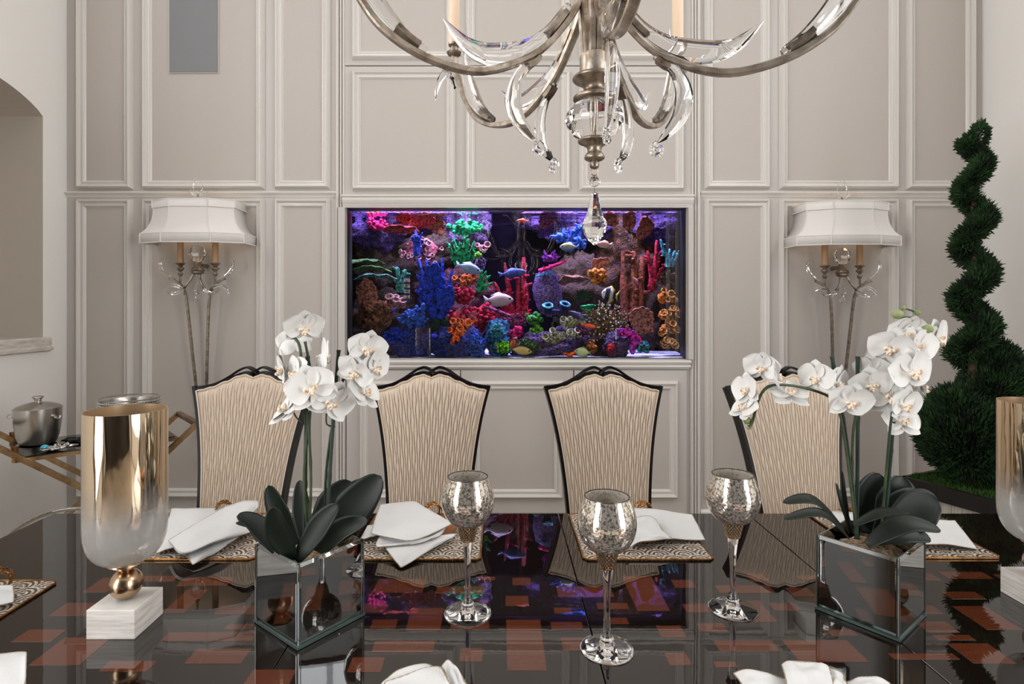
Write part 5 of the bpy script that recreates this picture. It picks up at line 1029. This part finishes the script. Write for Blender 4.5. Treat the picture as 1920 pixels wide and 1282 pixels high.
# ================================================================ spiral topiary
tp = thing('topiary_planter', 'square whitewashed planter with dark rim holding the spiral topiary', 'planter', (2.50, 2.95, 0), math.atan2(-.443, .19))
S_ = .503; ZR = .594
for k in range(4):
    a = k*PI/2; o = MB().box((0, -S_/2+.01, ZR-.04), (S_, .02, .08)).build('rim_board', DARKTRAY, tp, smooth=False); o.rotation_euler = (0, 0, a)
    for j in range(9):
        o = MB().box((-S_/2+.04+(j+.5)*(S_-.08)/9, -S_/2+.035, (ZR-.08)/2), ((S_-.08)/9-.002, .012, ZR-.08)).build('plank', WASHED, tp, smooth=False); o.rotation_euler = (0, 0, a)
MB().box((0, 0, ZR-.05), (S_-.04, S_-.04, .03)).build('soil', SOIL, tp, smooth=False)
GREENS = [mat('moss', S(74, 112, 42), .9, col2=S(40, 66, 26), vscale=40), mat('cypress', S(52, 86, 44), .8, col2=S(26, 38, 26), vscale=18)]
rn = random.Random(11)
def tuft(m, p, dr, L_, w_):
    dr = dr.normalized(); a = dr.orthogonal().normalized(); b = dr.cross(a); th = rn.uniform(0, PI); s1 = (a*math.cos(th)+b*math.sin(th))*w_; s2 = dr.cross(s1).normalized()*w_*.8
    e = p+dr*L_; md = p+dr*L_*.55
    m.add([p, md+s1, e, md-s1], [(0, 1, 2, 3)]); m.add([p, md+s2, e+s1*.5, md-s2], [(0, 1, 2, 3)])
m = MB()
for i in range(5200):
    x, y = rn.uniform(-.232, .232), rn.uniform(-.232, .232); h = .035*max(0, noise.noise(Vector((x*9, y*9, 2)))+.4)
    tuft(m, Vector((x, y, ZR-.036+h*.5)), Vector((rn.uniform(-.6, .6), rn.uniform(-.6, .6), 1)), rn.uniform(.02, .045), .004)
m.build('moss', GREENS[0], tp, smooth=False)['kind'] = 'stuff'
top = thing('spiral_topiary', 'dark green cypress clipped into a tall spiral', 'topiary', (2.455, 2.95, ZR-.03)); TPO = top.location.copy()
MB().tube(curve([(0, 0, 0), (-.012, 0, .5), (.012, 0, .9), (-.004, 0, 1.3), (0, 0, 1.62)], 30), [.026-.0006*i for i in range(31)], 10).build('trunk', mat('trunk_bark', S(84, 62, 48), .9, bump=.8, bscale=60), top)
m = MB(); m2 = MB()
def zpx(py): return EYE-(py-VY)*2.95/F-TPO.z
def leafball(cen, rad, n, mm, L0=.05):
    for i in range(n):
        w3 = Vector((rn.gauss(0, 1), rn.gauss(0, 1), rn.gauss(0, 1))).normalized(); q = rn.uniform(.55, 1.02)
        p = cen+Vector((w3.x*rad[0], w3.y*rad[1], w3.z*rad[2]))*q; tuft(mm, p, w3+Vector((0, 0, .5))+Vector((rn.uniform(-.4, .4),)*3), L0*rn.uniform(.35, .95), .0042)
def spz(t): return lerp(zpx(672), zpx(262), t)      # helix of foliage
NT = 4.05
for i in range(330):
    t = i/330; z = spz(t); R = lerp(.050, .034, t); a = PI*.60+2*PI*NT*t; tr = lerp(.064, .038, t)
    leafball(Vector((R*math.cos(a), R*math.sin(a), z)), (tr*rn.uniform(.75, 1.15), tr, tr*rn.uniform(.65, .95)), int(90*rn.uniform(.4, 1.2)), m, lerp(.052, .040, t))
leafball(Vector((.03, 0, zpx(252))), (.035, .035, .06), 700, m, .035)
for cxp, cyp, rx, rz, n in ((1820, 815, 88, 78, 30000), (1858, 735, 48, 58, 10000), (1870, 690, 34, 50, 6000), (1795, 765, 44, 40, 6000), (1850, 850, 62, 44, 8000)):
    d = 2.95; c_ = at(cxp, cyp, d)-TPO; leafball(Vector((c_.x, 0, c_.z)), (rx*d/F, min(rx, 70)*d/F, rz*d/F), n, m2, .045)
m.build('spiral_foliage', GREENS[1], top, smooth=False)['kind'] = 'stuff'; m2.build('base_foliage', GREENS[1], top, smooth=False)['kind'] = 'stuff'
